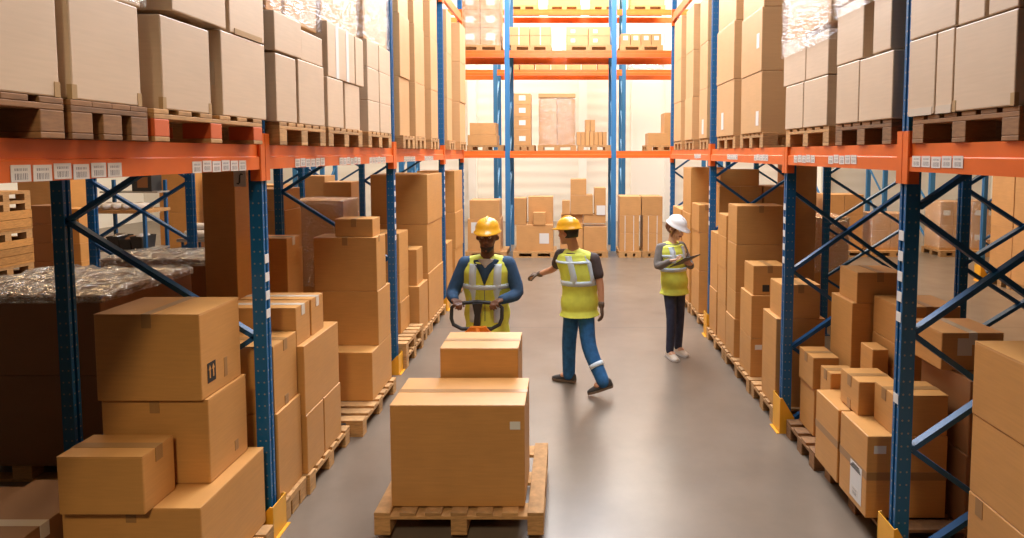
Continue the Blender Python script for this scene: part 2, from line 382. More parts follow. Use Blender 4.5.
# ------------------------------------------------------------------ racks
def make_post(root, x, y, z1, mat=None, w=.075, d=.062, z0=0, base=True):
    # open channel section: web + two flanges + lips
    mat = mat or BLUE
    hx, hy, t = w/2, d/2, .006
    prof = [(-hx, -hy), (hx, -hy), (hx, -hy*.35), (hx-.012, -hy*.25), (hx-.012, hy*.25), (hx, hy*.35), (hx, hy), (-hx, hy), (-hx, hy*.35), (-hx+.012, hy*.25), (-hx+.012, -hy*.25), (-hx, -hy*.35)]
    o = part('upright_post', MB().prism(prof, 'z', z0, z1), mat, root, loc=(x, y, 0))
    if base: part('foot_plate', MB().box(x-.07, x+.07, y-.055, y+.055, 0, .008), STEEL if mat is not BLUE else BLUEP, root)
    return o
def brace(root, p, q, mat=None, w=.045): return part('brace', MB().bar(p, q, w, .03), mat or BLUEP, root)
def beam(root, x, y0, y1, z0, z1, face, mat=None, conn=True, short=()):
    """box beam along y with the stepped pallet ledge; face = +1/-1 outward direction of its aisle face"""
    h = z1-z0; m = mat or ORANGE
    prof = [(0, z0), (face*.052, z0), (face*.052, z0+h*.50), (face*.040, z0+h*.54), (face*.040, z1), (0, z1)]
    o = part('beam', MB().prism([(x-face*.045+u, v) for u, v in prof], 'y', y0, y1), m, root)
    if conn:
        for yy in (y0, y1-.012):
            s = 1 if yy == y0 else -1
            ct = 0.0 if s in short else .07
            part('beam_connector', MB().prism([(x+face*.010, z0-.07), (x+face*.010, z1+ct), (x-face*.05, z1+ct), (x-face*.05, z0-.07)], 'y', yy-(.0 if s > 0 else -.006), yy+.006+(.0 if s > 0 else .006)), m, o)
            part('beam_connector', MB().box(min(x+face*.006, x+face*.013), max(x+face*.006, x+face*.013), yy-(.052 if s > 0 else -.012), yy+(.0 if s > 0 else .064), z0-.07, z1+ct), m, o)
    return o
def beam_labels(bm_obj, x, face, y0, n, pitch, z, w=.075, h=.058):
    for k in range(n):
        yy = y0+k*pitch
        dz = random.uniform(-.004, .004)
        part('barcode_label', MB().box(min(x+face*.0075, x+face*.0095), max(x+face*.0075, x+face*.0095), yy-w/2, yy+w/2, z-h/2+dz, z+h/2+dz), CODE, bm_obj)
def post_labels(po, x, y, face, zs):
    for z in zs:
        part('bay_label', MB().box(min(face*.041, face*.043), max(face*.041, face*.043), -.024, .024, z-.028, z+.028), WHITE, po)
def guard(label, x, y, face, h=.31):
    root = thing('post_guard', (x, y, 0), label, 'guard', 'yellow steel guards at the rack posts')
    t = .006; f = face
    xa, xb = f*.075, f*.069
    part('guard_plate', MB().box(min(xa, xb), max(xa, xb), -.085, .085, 0, h), YEL, root)
    for s in (-1, 1):
        part('guard_wing', MB().prism([(xa, 0), (xa, h), (f*.055, h+.005), (-f*.05, h*.45), (-f*.05, 0)], 'y', s*.085-.003, s*.085+.003), YEL, root)
    part('guard_foot', MB().box(min(f*.078, f*.1), max(f*.078, f*.1), -.09, .09, 0.0, .007), YEL, root)

LX, RX = -1.91, 1.91             # centre lines of the aisle posts
rackL = thing('pallet_rack', (0, 0, 0), 'long blue and orange pallet rack on the pallet truck side of the aisle', 'rack')
LY = [.89, 3.70, 6.5, 9.15, 10.85]
for i, y in enumerate(LY):
    p = make_post(rackL, LX, y, 7.2, w=.08); make_post(rackL, -3.13, y, 7.2)
    if i: post_labels(p, LX, y, 1, [1.42+.115*k for k in range(4)] if i == 1 else [1.5+.12*k for k in range(6)])
    nodes = [(-1.95, 2.72), (-3.09, 2.0), (-1.95, 1.27), (-3.09, .53), (-1.95, .08)]
    up = [(-1.95, 2.72), (-3.09, 3.45), (-1.95, 4.18), (-3.09, 4.9), (-1.95, 5.6)]
    for L in (nodes, up):
        for (xa, za), (xb, zb) in zip(L, L[1:]): brace(rackL, (xa, y, za), (xb, y, zb))
bmL = []
for a, b in zip(LY, LY[1:]):
    for zc in (2.32, 4.74):
        q = beam(rackL, -1.87, a+.055, b-.055, zc, zc+.15, 1)
        beam(rackL, -3.13, a+.055, b-.055, zc, zc+.15, -1, conn=False)
        if zc < 3: bmL.append(q)
beam_labels(bmL[0], -1.87, 1, 2.045, 6, .085, 2.352); beam_labels(bmL[0], -1.87, 1, 3.02, 6, .085, 2.352)
beam_labels(bmL[1], -1.87, 1, 4.15, 6, .085, 2.352); beam_labels(bmL[1], -1.87, 1, 4.95, 6, .085, 2.352); beam_labels(bmL[1], -1.87, 1, 5.7, 6, .085, 2.352)
beam_labels(bmL[2], -1.87, 1, 6.9, 6, .085, 2.352); beam_labels(bmL[2], -1.87, 1, 7.9, 6, .085, 2.352)
# white plate with a black hook mark, hung at the post under the beam
pl = part('sign_plate', MB().box(-2.035, -1.962, 3.66, 3.664, 2.215, 2.312), WHITE, rackL)
part('hook_mark', MB().tube([(-2.015, 3.658, 2.236), (-2.006, 3.658, 2.232), (-1.999, 3.658, 2.24), (-1.998, 3.658, 2.262), (-1.996, 3.658, 2.285), (-1.988, 3.658, 2.293), (-1.978, 3.658, 2.288)], .004, 6), BLACK, pl)
rackR = thing('pallet_rack', (0, 0, 0), 'long blue and orange pallet rack beside the woman with the clipboard', 'rack')
RY = [.6, 3.33, 5.13, 7.85, 10.85]
for i, y in enumerate(RY):
    p = make_post(rackR, RX, y, 2.47 if i == 2 else 7.2, w=.08); make_post(rackR, 2.91, y, 2.47 if i == 2 else 7.2)
    if i: post_labels(p, RX, y, -1, ([1.03] if i == 1 else [])+[1.5+.115*k for k in range(5)])
    for zb in (.08, .74, 1.42, 2.12, 2.8, 3.5, 4.2):
        if i == 2 and zb > 2: continue
        top = zb+.66
        if i == 2 and top > 2.5: top = 2.3
        brace(rackR, (1.95, y-.012, zb), (2.87, y-.012, top)); brace(rackR, (1.95, y+.012, top), (2.87, y+.012, zb))
bmR = []
for a, b in zip(RY, RY[1:]):
    for zc in (2.32, 4.74):
        if zc > 3 and RY.index(a) in (1, 2):
            if RY.index(a) == 1: beam(rackR, 1.87, RY[1]+.055, RY[3]-.055, zc, zc+.15, -1); beam(rackR, 2.91, RY[1]+.055, RY[3]-.055, zc, zc+.15, 1, conn=False)
            continue
        q = beam(rackR, 1.87, a+.055, b-.055, zc, zc+.15, -1, short=(-1,) if b == 5.13 else (1,) if a == 5.13 else ()); beam(rackR, 2.91, a+.055, b-.055, zc, zc+.15, 1, conn=False)
        if zc < 3: bmR.append(q)
beam_labels(bmR[0], 1.87, -1, 2.86, 5, .085, 2.375); beam_labels(bmR[1], 1.87, -1, 3.9, 5, .085, 2.375); beam_labels(bmR[1], 1.87, -1, 4.55, 5, .085, 2.375)
beam_labels(bmR[2], 1.87, -1, 5.6, 5, .085, 2.375); beam_labels(bmR[2], 1.87, -1, 6.6, 5, .085, 2.375); beam_labels(bmR[3], 1.87, -1, 8.4, 5, .085, 2.375)
guard('yellow post guard at foot of the first rack post beside the pallet truck', LX, 3.70, 1, .21)
guard('yellow post guard before empty pallets, beside the tall stack with a seamed front', LX, 6.5, 1, .21)
guard('yellow post guard behind the worker in the blue jacket', LX, 9.15, 1, .21)
guard('shaded yellow post guard below the box bearing a code sheet', RX, 3.33, -1)
guard('yellow post guard at the short post where two beams meet', RX, 5.13, -1)
guard('yellow post guard by the woman with the clipboard', RX, 7.85, -1)

def side_rack(label, xa, xb, ys, mat_p, zig=True, beams=(2.32, 4.74)):
    r = thing('pallet_rack', (0, 0, 0), label, 'rack')
    for y in ys:
        make_post(r, xa, y, 6.0, mat=mat_p); make_post(r, xb, y, 6.0, mat=mat_p)
        for zb in (.1, .78, 1.46, 2.14):
            brace(r, (xa, y-.01, zb), (xb, y-.01, zb+.66)); brace(r, (xa, y+.01, zb+.66), (xb, y+.01, zb))
    for a, b in zip(ys, ys[1:]):
        for zc in beams:
            beam(r, xa, a+.05, b-.05, zc, zc+.14, 1, conn=False); beam(r, xb, a+.05, b-.05, zc, zc+.14, -1, conn=False)
    return r
side_rack('blue rack seen through the frame behind the film-topped dark loads', -4.12, -5.2, [6.55, 9.3, 12.0], BLUE, beams=(4.74,))
side_rack('blue rack back to back behind the one with small taped boxes', 3.42, 4.46, [2.4, 5.15, 7.88, 10.85], BLUE, beams=(4.74,))

# cross racks at the end of the aisle (run along x)
def cross_rack(label, ya, yb, xs, zs, mat_p, mat_b, ztop):
    r = thing('pallet_rack', (0, 0, 0), label, 'rack')
    for x in xs:
        for y in (ya, yb): make_post(r, x, y, ztop, mat=mat_p, w=.12, d=.08)
        for z in [.2+.9*k for k in range(int(ztop/.9)-1)]:
            brace(r, (x, ya+.04, z), (x, yb-.04, z+.85), mat=SKYB)
    for a, b in zip(xs, xs[1:]):
        for z in zs:
            for y, f in ((ya, -1), (yb, 1)):
                h = .17; y0 = y+f*.035
                prof = [(0, z), (f*.052, z), (f*.052, z+h*.5), (f*.04, z+h*.55), (f*.04, z+h), (0, z+h)]
                part('beam', MB().prism([(y0-f*.03+u, v) for u, v in prof], 'x', a+.06, b-.06), mat_b, r)
    return r
XS = [-6.65, -4.05, -1.45, 1.14, 3.75, 6.35, 8.95, 11.55]
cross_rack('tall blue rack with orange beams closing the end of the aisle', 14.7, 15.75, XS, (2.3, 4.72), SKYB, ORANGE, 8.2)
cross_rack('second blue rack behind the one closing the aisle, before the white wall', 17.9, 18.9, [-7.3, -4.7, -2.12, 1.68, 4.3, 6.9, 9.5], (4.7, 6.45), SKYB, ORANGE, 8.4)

# ------------------------------------------------------------------ floor loads beside the pallet truck
G1 = 'wooden pallets under floor loads on the pallet truck side'
pallet('wooden pallet under the big stack before the first rack post, mostly hidden', -3.0, 2.85, 1.2, .7, group=G1)
carton('large brown carton at the very bottom of the stack with the arrow mark', -2.57, -1.86, 2.94, 3.58, .144, .62, seam='y')
b = carton('brown cardboard box in the middle of the arrow-marked stack, under the top one', -2.52, -1.94, 3.165, 3.55, .62, 1.09, seam='y', tape=None)
b2 = sticker(b, '+x', .07, .09, .035, .06, TAPE, 'tape')
b = carton('brown taped box with black arrow mark, top of the stack by first post', -2.52, -1.955, 3.14, 3.53, 1.09, 1.565, seam='y')
st = sticker(b, '+x', -.10, .13, .075, .11, BLACK, 'arrow_mark', 'black square mark with two arrows')
bx = .2825
for yy in (-.118, -.086):
    part('arrow', MB().prism([(yy-.004, .10), (yy+.004, .10), (yy+.004, .145), (yy+.012, .145), (yy, .172), (yy-.012, .145), (yy-.004, .145)], 'x', bx+.0005, bx+.0022), KRAFT, st)
sticker(b, '+x', .035, .11, .03, .11, TAPE, 'tape')
b = carton('small brown box on the big bottom carton, in front of the arrow stack', -2.53, -2.10, 2.88, 3.12, .62, .92, seam='x')
carton('low dark box with shiny clear tape at the floor beside the arrow stack', -3.02, -2.62, 2.5, 3.3, .144, .57, mat=SHADE_BROWN, seam='x', clear=True)
carton('low dark box under shadow, before the rear rack post', -3.5, -3.1, 2.75, 3.35, .0, .5, mat=SHADE_BROWN, seam='x', clear=True)

pallet('narrow wooden pallet just past the first rack post', -3.06, 3.765, 1.22, .34, group=G1, nb=4)
carton('brown carton with a plain side, low on the narrow pallet past the first post', -2.5, -1.865, 3.765, 4.11, .144, .74, seam=None)
carton('brown box with tape tails high and low, just past the first rack post', -2.5, -1.88, 3.765, 4.10, .74, 1.185, seam='x', tape='foot')
pallet('wooden pallet under twin small taped boxes past the first post', -3.02, 4.115, 1.2, .78, group=G1)
carton('low brown carton on the pallet under the twin small boxes, front one', -2.45, -1.835, 4.125, 4.42, .144, .57)
carton('low brown carton on the pallet under the twin small boxes, rear one', -2.45, -1.835, 4.43, 4.76, .144, .57)
carton('wide brown carton carrying the twin small taped boxes', -2.45, -1.84, 4.12, 4.75, .57, 1.07)
carton('small brown taped box, front one of the twins by the first post', -2.42, -1.885, 4.11, 4.34, 1.07, 1.345, seam='x', clear=True)
carton('small brown taped box, rear one of the twins by the first post', -2.42, -1.885, 4.36, 4.58, 1.07, 1.345, seam='x', clear=True)
carton('tall narrow brown carton standing upright behind the first rack post', -3.0, -2.73, 4.92, 5.2, 0, 2.29, mat=KRAFT)
stack('in the dim pile behind the tall narrow carton', -2.9, -2.5, 5.3, 5.56, [.145, .85, 1.66], mat=KRAFT, seam='x', clear=True)
carton('brown planked-looking carton in shade behind the two-seam stack', -2.44, -2.3, 5.1, 5.3, .144, .4, mat=SHADE_BROWN)
pallet('wooden pallet with bare front deck under the two-seam stack', -2.69, 4.98, .95, 1.0, group=G1, nb=7)
carton('large brown carton at the bottom of the two-seam stack', -2.42, -1.78, 5.38, 5.98, .144, .6)
carton('large brown carton in the middle of the two-seam stack', -2.38, -1.78, 5.58, 5.97, .6, 1.12)
b = carton('large brown carton on top of the two-seam stack, carrying a small box', -2.38, -1.785, 5.58, 5.86, 1.12, 1.63, seam='y')
sticker(b, '+x', -.05, .49, .04, .06, TAPE, 'tape')
carton('small brown box lying on the two-seam stack', -2.19, -1.83, 5.62, 5.85, 1.63, 1.80, seam='y')
G2 = 'empty wooden pallets stacked past the second post'
for k in range(2): pallet('empty wooden pallet, %s of two stacked past the second post guard' % ['lower', 'upper'][k], -3.02, 6.60, 1.22, .8, z=.144*k, group=G2)
stack('on the empty pallets by the second post', -2.4, -1.96, 6.96, 7.36, [.288, .66, 1.0, 1.48], seam='y')
pallet('wooden pallet under the upright plain carton behind the second post', -3.05, 7.44, 1.22, .5, group=G1, nb=4)
carton('upright plain carton with a pale side beside the three-high column', -2.4, -1.86, 7.46, 7.93, .144, .74)
carton('brown box standing on the upright plain carton by the column', -2.25, -1.9, 7.52, 7.84, .74, 1.2, seam='y')
pallet('wooden pallet under the three-high column of large cartons', -3.05, 7.96, 1.22, .98, group=G1, nb=7)
stack('of the three-high column facing the blue-jacketed worker', -2.62, -1.86, 7.98, 8.92, [.144, .8, 1.466, 2.13], adj='large')
stack('of two behind the third post by the worker', -2.3, -1.88, 9.35, 9.8, [.144, .55, 1.0], seam='y')
pallet('wooden pallet behind the worker in the blue jacket', -3.05, 9.3, 1.2, .6, group=G1, nb=4)
pallet('wooden pallet at the far end of the pallet truck side rack', -3.05, 9.95, 1.22, .8, group=G1)
stack('of the last column in the truck-side rack', -2.5, -1.87, 10.0, 10.74, [.144, .8, 1.42, 2.12], adj='large')

# dim loads behind the first rack
GW = 'dim wrapped loads behind the first rack'
pallet('wooden pallet under the dark film-topped load behind the first rack', -4.62, 4.28, 1.22, 1.05, group=G1)
stack('of the dark film-topped load behind the rear post', -4.6, -3.35, 4.25, 5.3, [.144, .81, 1.39], adj='huge dark', mat=SHADE_BROWN, group=GW)
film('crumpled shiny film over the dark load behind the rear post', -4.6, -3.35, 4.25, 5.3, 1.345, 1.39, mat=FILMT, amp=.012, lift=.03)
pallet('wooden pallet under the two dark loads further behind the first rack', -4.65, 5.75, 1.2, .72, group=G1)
stack('of the farther film-topped pair, wide half', -4.05, -3.5, 5.8, 6.44, [.144, .8, 1.38], adj='dark', mat=SHADE_BROWN, group=GW)
stack('of the farther film-topped pair, narrow half', -4.55, -4.09, 5.8, 6.44, [.144, .8, 1.38], adj='dark', mat=SHADE_BROWN, group=GW)
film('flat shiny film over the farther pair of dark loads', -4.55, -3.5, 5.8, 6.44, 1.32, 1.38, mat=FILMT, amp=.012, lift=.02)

# ------------------------------------------------------------------ floor loads on the woman's side
G3 = 'wooden pallets under floor loads on the clipboard side'
pallet('wooden pallet under the three cartons cut by the picture edge', 1.98, 2.05, 1.2, .9, group=G3)
b = stack('of the pile cut by the picture edge', 2.0, 2.62, 2.2, 2.9, [.144, .74, 1.135, 1.5], adj='plain brown', seam='y', clear=True)
sticker(b[0], '-x', .27, .55, .05, .09, TAPE, 'tape')
pallet('dark pallet under the barcode-sheet box and its neighbour', 1.93, 3.5, 1.1, .86, group=G3, mat=WOOD2)
def band(b, z):
    body = [c for c in b.children if c.name.startswith('carton_body')][0]
    w = max(v.co.x for v in body.data.vertices)+.0012; d = max(v.co.y for v in body.data.vertices)+.0012
    m = MB(); m.prism([(-w, -d), (w, -d), (w, d), (-w, d)], 'z', z-.026, z+.026); part('tape_band', m, TAPE, b)
b = carton('brown taped carton bearing a white sheet with a square code', 1.86, 2.36, 3.61, 3.98, .144, .67)
band(b, .27); sticker(b, '-y', -.17, .44, .075, .05); s_ = sticker(b, '-x', -.05, .16, .15, .24, WHITE, 'shipping_sheet', 'white sheet with printed lines')
xx = -.25
for k in range(4): part('print_line', MB().box(xx-.0012, xx, -.11+.005*k, .03-.012*k, .235+.01*k, .241+.01*k), BLACK, s_)
part('barcode', MB().box(xx-.0013, xx, -.08, .0, .06, .12), CODE, s_)
b = carton('brown carton with a dark tape band beside the sheet-bearing one', 1.86, 2.2, 4.01, 4.38, .144, .66); band(b, .27)
b = carton('brown box taped across, on the banded carton without a sheet', 1.94, 2.2, 3.9, 4.17, .67, .9, seam='x', tape='foot')
b = carton('brown box taped across, on the sheet-bearing carton behind the first post', 2.02, 2.36, 3.62, 3.86, .67, .925, seam='x')
pallet('dark wooden pallet by the short post under slim taped boxes', 1.88, 4.43, 1.0, .58, group=G3, mat=WOOD2, nb=4)
b = stack('of the slim pair beside the short post', 1.97, 2.18, 4.69, 4.98, [.144, .53, .79], seam='x', adj='slim brown')
stack('of the little pair in front of the slim boxes', 1.97, 2.18, 4.39, 4.57, [.144, .46, .775], seam='x', adj='small brown')
stack('of the tall pair seen behind taped boxes', 2.2, 2.56, 4.58, 4.95, [.144, .7, 1.26], adj='large')
carton('brown box on the tall pair seen through the X bracing', 2.24, 2.6, 4.58, 4.88, 1.26, 1.5, seam='y')
carton('small brown box half hidden behind the box taped across', 2.21, 2.33, 4.26, 4.44, .144, 1.0)
stack('of the shaded pile behind the first post of the X-braced rack', 2.36, 2.8, 4.2, 4.56, [.144, .7, 1.05, 1.33], seam='y')
stack('of the dim pair under the wide label-fronted box', 2.4, 2.84, 3.5, 4.0, [.144, .6, 1.06], mat=SHADE_BROWN, adj='dark')
b = carton('wide flat box with pale front label, seen through the first X bracing', 2.34, 2.73, 3.68, 4.02, 1.06, 1.3, seam='y', clear=True)
sticker(b, '-y', -.05, .15, .09, .11, CLEAR)
pallet('wooden pallet beneath the slim upright pair behind the short post', 1.84, 5.22, 1.2, .66, group=G3, nb=5)
carton('brown carton, lower of the pair behind the short post', 1.86, 2.3, 5.25, 5.62, .144, .95)
carton('brown carton, upper of the pair behind the short post', 1.9, 2.25, 5.25, 5.55, .95, 1.255, seam='y')
pallet('wooden pallet with bare corner under the white-tagged carton', 1.83, 5.9, 1.2, .95, group=G3, nb=7)
b = carton('brown carton with small white tag, on the bare-cornered pallet', 1.86, 2.3, 5.97, 6.36, .144, .545)
sticker(b, '-y', -.14, .31, .07, .05)
carton('brown carton on the white-tagged one', 1.86, 2.28, 5.97, 6.36, .545, .985)
b = carton('brown box with a dark square mark on the pile over the white tag', 1.88, 2.22, 5.99, 6.3, .985, 1.285, seam='y')
sticker(b, '-y', -.04, .07, .07, .07, BLACK, 'print_mark')
stack('of the tall four-box pile in mid rack by the woman', 1.86, 2.4, 6.56, 6.92, [.144, .58, .88, 1.41, 1.84], seam='y')
pallet('wooden pallet under the narrow piles by the third post', 1.83, 6.88, 1.2, .86, group=G3)
stack('of the narrow pile next to the tall four-box one', 1.86, 2.25, 6.96, 7.34, [.144, .62, 1.05, 1.43, 1.69], seam='y', adj='narrow brown')
stack('of the pile touching the third post', 1.86, 2.25, 7.37, 7.74, [.144, .7, 1.42], seam='y', adj='narrow brown')
pallet('wooden pallet just past the third post near the woman', 1.86, 7.93, 1.2, .98, group=G3)
for k, (xa, xb) in enumerate(((2.02, 2.3), (2.31, 2.6), (2.61, 2.93))):
    stack('of the broad load past the third post, %s column' % ['aisle-side', 'centre', 'inner'][k], xa, xb, 7.95, 8.36, [.144, .8, 1.4, 1.98])
carton('wide brown box lying on the broad load past the third post', 2.04, 2.56, 7.98, 8.34, 1.98, 2.2)
stack('of the pile right behind the woman', 1.86, 2.08, 8.4, 8.9, [.144, .75, 1.3, 1.69], seam='y')
pallet('wooden pallet behind the woman with the clipboard', 1.84, 8.95, 1.2, .75, group=G3)
stack('of the high pile behind the woman', 1.86, 2.4, 9.0, 9.6, [.144, .8, 1.5, 2.2])
pallet('wooden pallet at the far end of the clipboard side rack', 1.84, 9.72, 1.2, .85, group=G3)
stack('of the last pile at the far end, clipboard side', 1.86, 2.4, 9.75, 10.5, [.144, .85, 1.5], adj='large brown')

# ------------------------------------------------------------------ upper shelf, pallet truck side
G4 = 'pallets on the first shelf, pallet truck side'
Z = 2.471; ZB = Z+.1445
UX = -1.80
def up(name, y0, sy, label, block=None, mat=None): pallet(label, -3.0, y0, 1.2, sy, z=Z, group=G4, block=block, mat=mat or WOOD, nb=6 if sy > .5 else 4)
up('a', 1.36, .8, 'shelf pallet under the first pale box at the picture edge', mat=WOOD2)
up('b', 2.19, .4, 'narrow shelf pallet under the pale box with torn tape corners', mat=WOOD2)
up('c', 2.63, .93, 'shelf pallet with an orange block, before the first post', block=RED)
up('d', 3.775, .72, 'shelf pallet just past the first post', )
up('e', 4.55, .75, 'pale wood shelf pallet in the middle of the bay')
up('f', 5.46, .72, 'shelf pallet before the second post')
up('g', 6.62, .5, 'shelf pallet just past the second post')
up('h', 7.16, .52, 'shelf pallet under the first tall column')
up('i', 7.98, .5, 'shelf pallet under the column before the third post')
up('j', 9.23, .48, 'shelf pallet just past the third post')
up('k', 10.15, .6, 'shelf pallet at the far end of the first shelf')
P = dict(mat=LIT_PALE)
def pc(label, y0, y1, z0, z1, x=UX, d=.5, **kw):
    k = dict(P); k.update(kw); return carton(label, x-d, x, y0, y1, z0, z1, **k)
def corner_tape(b, side):
    body = [c for c in b.children if c.name.startswith('carton_body')][0]
    w = max(v.co.x for v in body.data.vertices); d = max(v.co.y for v in body.data.vertices)
    for s in (-1, 1):
        xa, xb = sorted((side*(w+.0016), side*(w-.018))); ya, yb = sorted((s*(d+.0016), s*(d-.022)))
        part('tape', MB().box(xa, xb, ya, yb, .001, .055), TORN, b)
b = pc('tall pale shelf box cut by the picture edge, over white barcode labels', 1.55, 2.15, ZB, 3.3, d=.55); corner_tape(b, 1)
b = pc('pale box with torn tape corners, second along the shelf', 2.2, 2.56, ZB, 3.03, d=.55); corner_tape(b, 1)
b = pc('pale box above the orange pallet block, third along the shelf', 2.7, 3.07, ZB, 3.035, x=-1.805); corner_tape(b, 1)
b = pc('pale box directly before the first post, fourth along the shelf', 3.16, 3.62, ZB, 3.06); sticker(b, '-y', .18, .22, .06, .12, CLEAR)
pc('pale upper box bridging the third and fourth shelf boxes', 2.78, 3.22, 3.07, 3.6)
b = pc('pale upper box with torn lower edge, before the first post', 3.25, 3.62, 3.065, 3.6)
part('torn_tape', MB().box(.248, .2525, -.14, .15, .0, .03), TORN, b)
pc('pale shelf box just past the first post, lower row', 3.745, 4.03, ZB, 3.04)
pc('pale shelf box second past the first post, lower row', 4.06, 4.49, ZB, 3.05)
pc('pale box past the first post in the second row', 3.745, 4.13, 3.055, 3.30)
pc('pale box in the second row with a rough corner, over the second past the post', 4.14, 4.5, 3.055, 3.26, x=-1.81)
pc('narrow pale box in mid bay, lower row under the striped one', 4.55, 4.87, ZB, 2.995)
pc('narrow pale box in mid bay, lower row past the gap', 4.93, 5.28, ZB, 2.995, x=-1.81)
b = pc('tall pale box with grey tape stripes over the mid bay gap', 4.57, 5.15, 3.0, 3.415)
for q in (-.1, .12): sticker(b, '+x', q, .207, .06, .41, WHITE, 'tape_stripe')
pc('slim pale box beside the tall striped one', 5.17, 5.37, 3.0, 3.41)
for i, (za, zb) in enumerate(((ZB, 2.9), (2.9, 3.2), (3.2, 3.45))):
    for j, (ya, yb) in enumerate(((5.47, 5.8), (5.82, 6.18))):
        pc('pale box before the second post, %s row, %s one' % (['bottom', 'middle', 'top'][i], ['outer', 'post-side'][j]), ya, yb, za, zb)
pc('tan carton over the film by the first post', 3.77, 3.98, 3.31, 4.0, x=-1.86, d=.45, mat=KRAFT)
pc('tan carton wrapped in film above the second row', 4.0, 4.5, 3.30, 4.05, x=-1.85, d=.45, mat=TAN)
pc('tan carton wrapped in film over the striped box', 4.58, 5.36, 3.42, 4.1, x=-1.85, d=.45, mat=TAN)
pc('tall tan carton with dark end above the three-row pile', 5.47, 6.18, 3.455, 4.3, x=-1.83, d=.45, mat=TAN)
FG = 'stretch film on the first shelf, pallet truck side'
film('shiny film over tan cartons past the first post', -2.32, -1.835, 3.76, 4.52, 3.31, 4.06, mat=FILM, group=FG, step=.05)
film('shiny film over the tan carton on the striped box', -2.3, -1.84, 4.57, 5.37, 3.425, 4.11, mat=FILM, group=FG, step=.05)
film('thin film round the tall tan carton before the second post', -2.28, -1.82, 5.47, 6.19, 3.46, 4.31, group=FG, step=.05)
film('strip of film hanging over the second shelf box', -2.34, -1.81, 2.22, 2.6, 3.04, 3.3, mat=FILM, group=FG, step=.05)
pc('pale carton in film resting on the second shelf box', 2.22, 2.6, 3.035, 3.3, x=-1.815, d=.5)
ZC = [ZB, 3.26, 3.95, 4.6]
def pcol(phrase, y0, y1, x=UX, d=.85, zs=ZC, side=-1, mat=TAN):
    xa, xb = (x-d, x) if side < 0 else (x, x+d)
    return stack(phrase, xa, xb, y0, y1, zs, adj='tall tan', mat=mat)
pcol('of the shelf column just past the second post', 6.64, 7.05, x=-1.83)
pcol('of the second shelf column past the second post', 7.18, 7.66)
pcol('of the shelf column before the third post', 8.0, 8.42)
pcol('of the shelf column just past the third post', 9.24, 9.62, x=-1.83)
pcol('of the last shelf column, pallet truck side', 10.18, 10.72, zs=[ZB, 3.28, 3.95, 4.6])

# ------------------------------------------------------------------ upper shelf, clipboard side
G5 = 'pallets on the first shelf, clipboard side'
VX = 1.85
def upr(y0, sy, label, mat=None): pallet(label, 1.86, y0, 1.2, sy, z=Z, group=G5, mat=mat or WOOD, nb=6 if sy > .5 else 4)
upr(2.48, .765, 'shelf pallet over five white barcode labels, clipboard side', WOOD2)
upr(3.455, .72, 'shelf pallet past the first post, clipboard side', WOOD2); upr(4.28, .84, 'shelf pallet over the short post'); upr(5.72, .75, 'shelf pallet under the widest tan column')
upr(6.66, .8, 'shelf pallet before the third post, clipboard side'); upr(7.95, .5, 'shelf pallet past the third post, clipboard side')
upr(8.85, .62, 'shelf pallet under the column above the woman'); upr(9.78, .7, 'shelf pallet at the far end, clipboard side')
def rc(label, y0, y1, z0, z1, x=VX, d=.5, **kw):
    k = dict(P); k.update(kw); return carton(label, x, x+d, y0, y1, z0, z1, **k)
b = rc('big pale shelf box over the five barcode labels', 2.5, 2.9, ZB, 3.015, d=.6); corner_tape(b, -1)
b = rc('slim pale shelf box beside the big one, tape at its foot', 2.905, 3.04, ZB, 3.02); sticker(b, '-x', 0, .02, .12, .04, CLEAR, 'tape')
b = rc('slim pale shelf box at the first post, clipboard side', 3.045, 3.285, ZB, 3.02); sticker(b, '-x', 0, .02, .2, .04, CLEAR, 'tape')
rc('pale box in the second row by the first post, clipboard side', 2.9, 3.285, 3.025, 3.5)
rc('narrow pale box in the second row, middle of the three over the big one', 2.70, 2.885, 3.02, 3.4)
rc('narrow pale box in the second row, outer of the three over the big one', 2.5, 2.68, 3.02, 3.4)
b = rc('wide pale shelf box past the first post, clipboard side', 3.44, 3.835, ZB, 3.005); sticker(b, '-y', .1, .24, .07, .12, CLEAR)
rc('slim pale shelf box past the wide one, split look', 3.84, 4.16, ZB, 3.01)
rc('pale second row box over the slim split one', 3.8, 4.17, 3.015, 3.4)
rc('pale second row box with a dark end over the wide one', 3.475, 3.68, 3.015, 3.42)
b = rc('pale shelf box over the short post, outer one', 4.3, 4.73, ZB, 2.975); sticker(b, '-y', .12, .2, .06, .1, CLEAR)
rc('pale shelf box over the short post, inner one', 4.74, 5.12, ZB, 2.975)
rc('pale second row box over the short post, outer one', 4.3, 4.7, 2.98, 3.3)
rc('pale second row box over the short post, inner one', 4.71, 5.18, 2.98, 3.34)
rc('tan film-wrapped carton in the third row over the short post', 4.32, 5.16, 3.35, 4.1, x=1.87, mat=TAN)
rc('tan film-wrapped carton in the third row past the first post', 3.47, 4.16, 3.425, 4.1, x=1.87, mat=TAN)
FH = 'stretch film on the first shelf, clipboard side'
film('shiny film over the cartons above the short post', 1.844, 2.4, 4.295, 5.185, 3.22, 4.11, mat=FILM, group=FH, step=.05)
film('shiny film over the cartons past the first post, clipboard side', 1.844, 2.4, 3.46, 4.18, 3.33, 4.11, mat=FILM, group=FH, step=.05)
def rcol(ph, y0, y1, zs, x=VX): return stack(ph, x, x+.85, y0, y1, zs, adj='tall tan', mat=TAN)
for b in rcol('of the widest shelf column, clipboard side', 5.75, 6.42, [ZB, 3.2, 3.8, 4.45])[:2]: sticker(b, '-x', -.22, .14 if b['label'].find('lowest') > 0 else .3, .08, .14, WHITE)
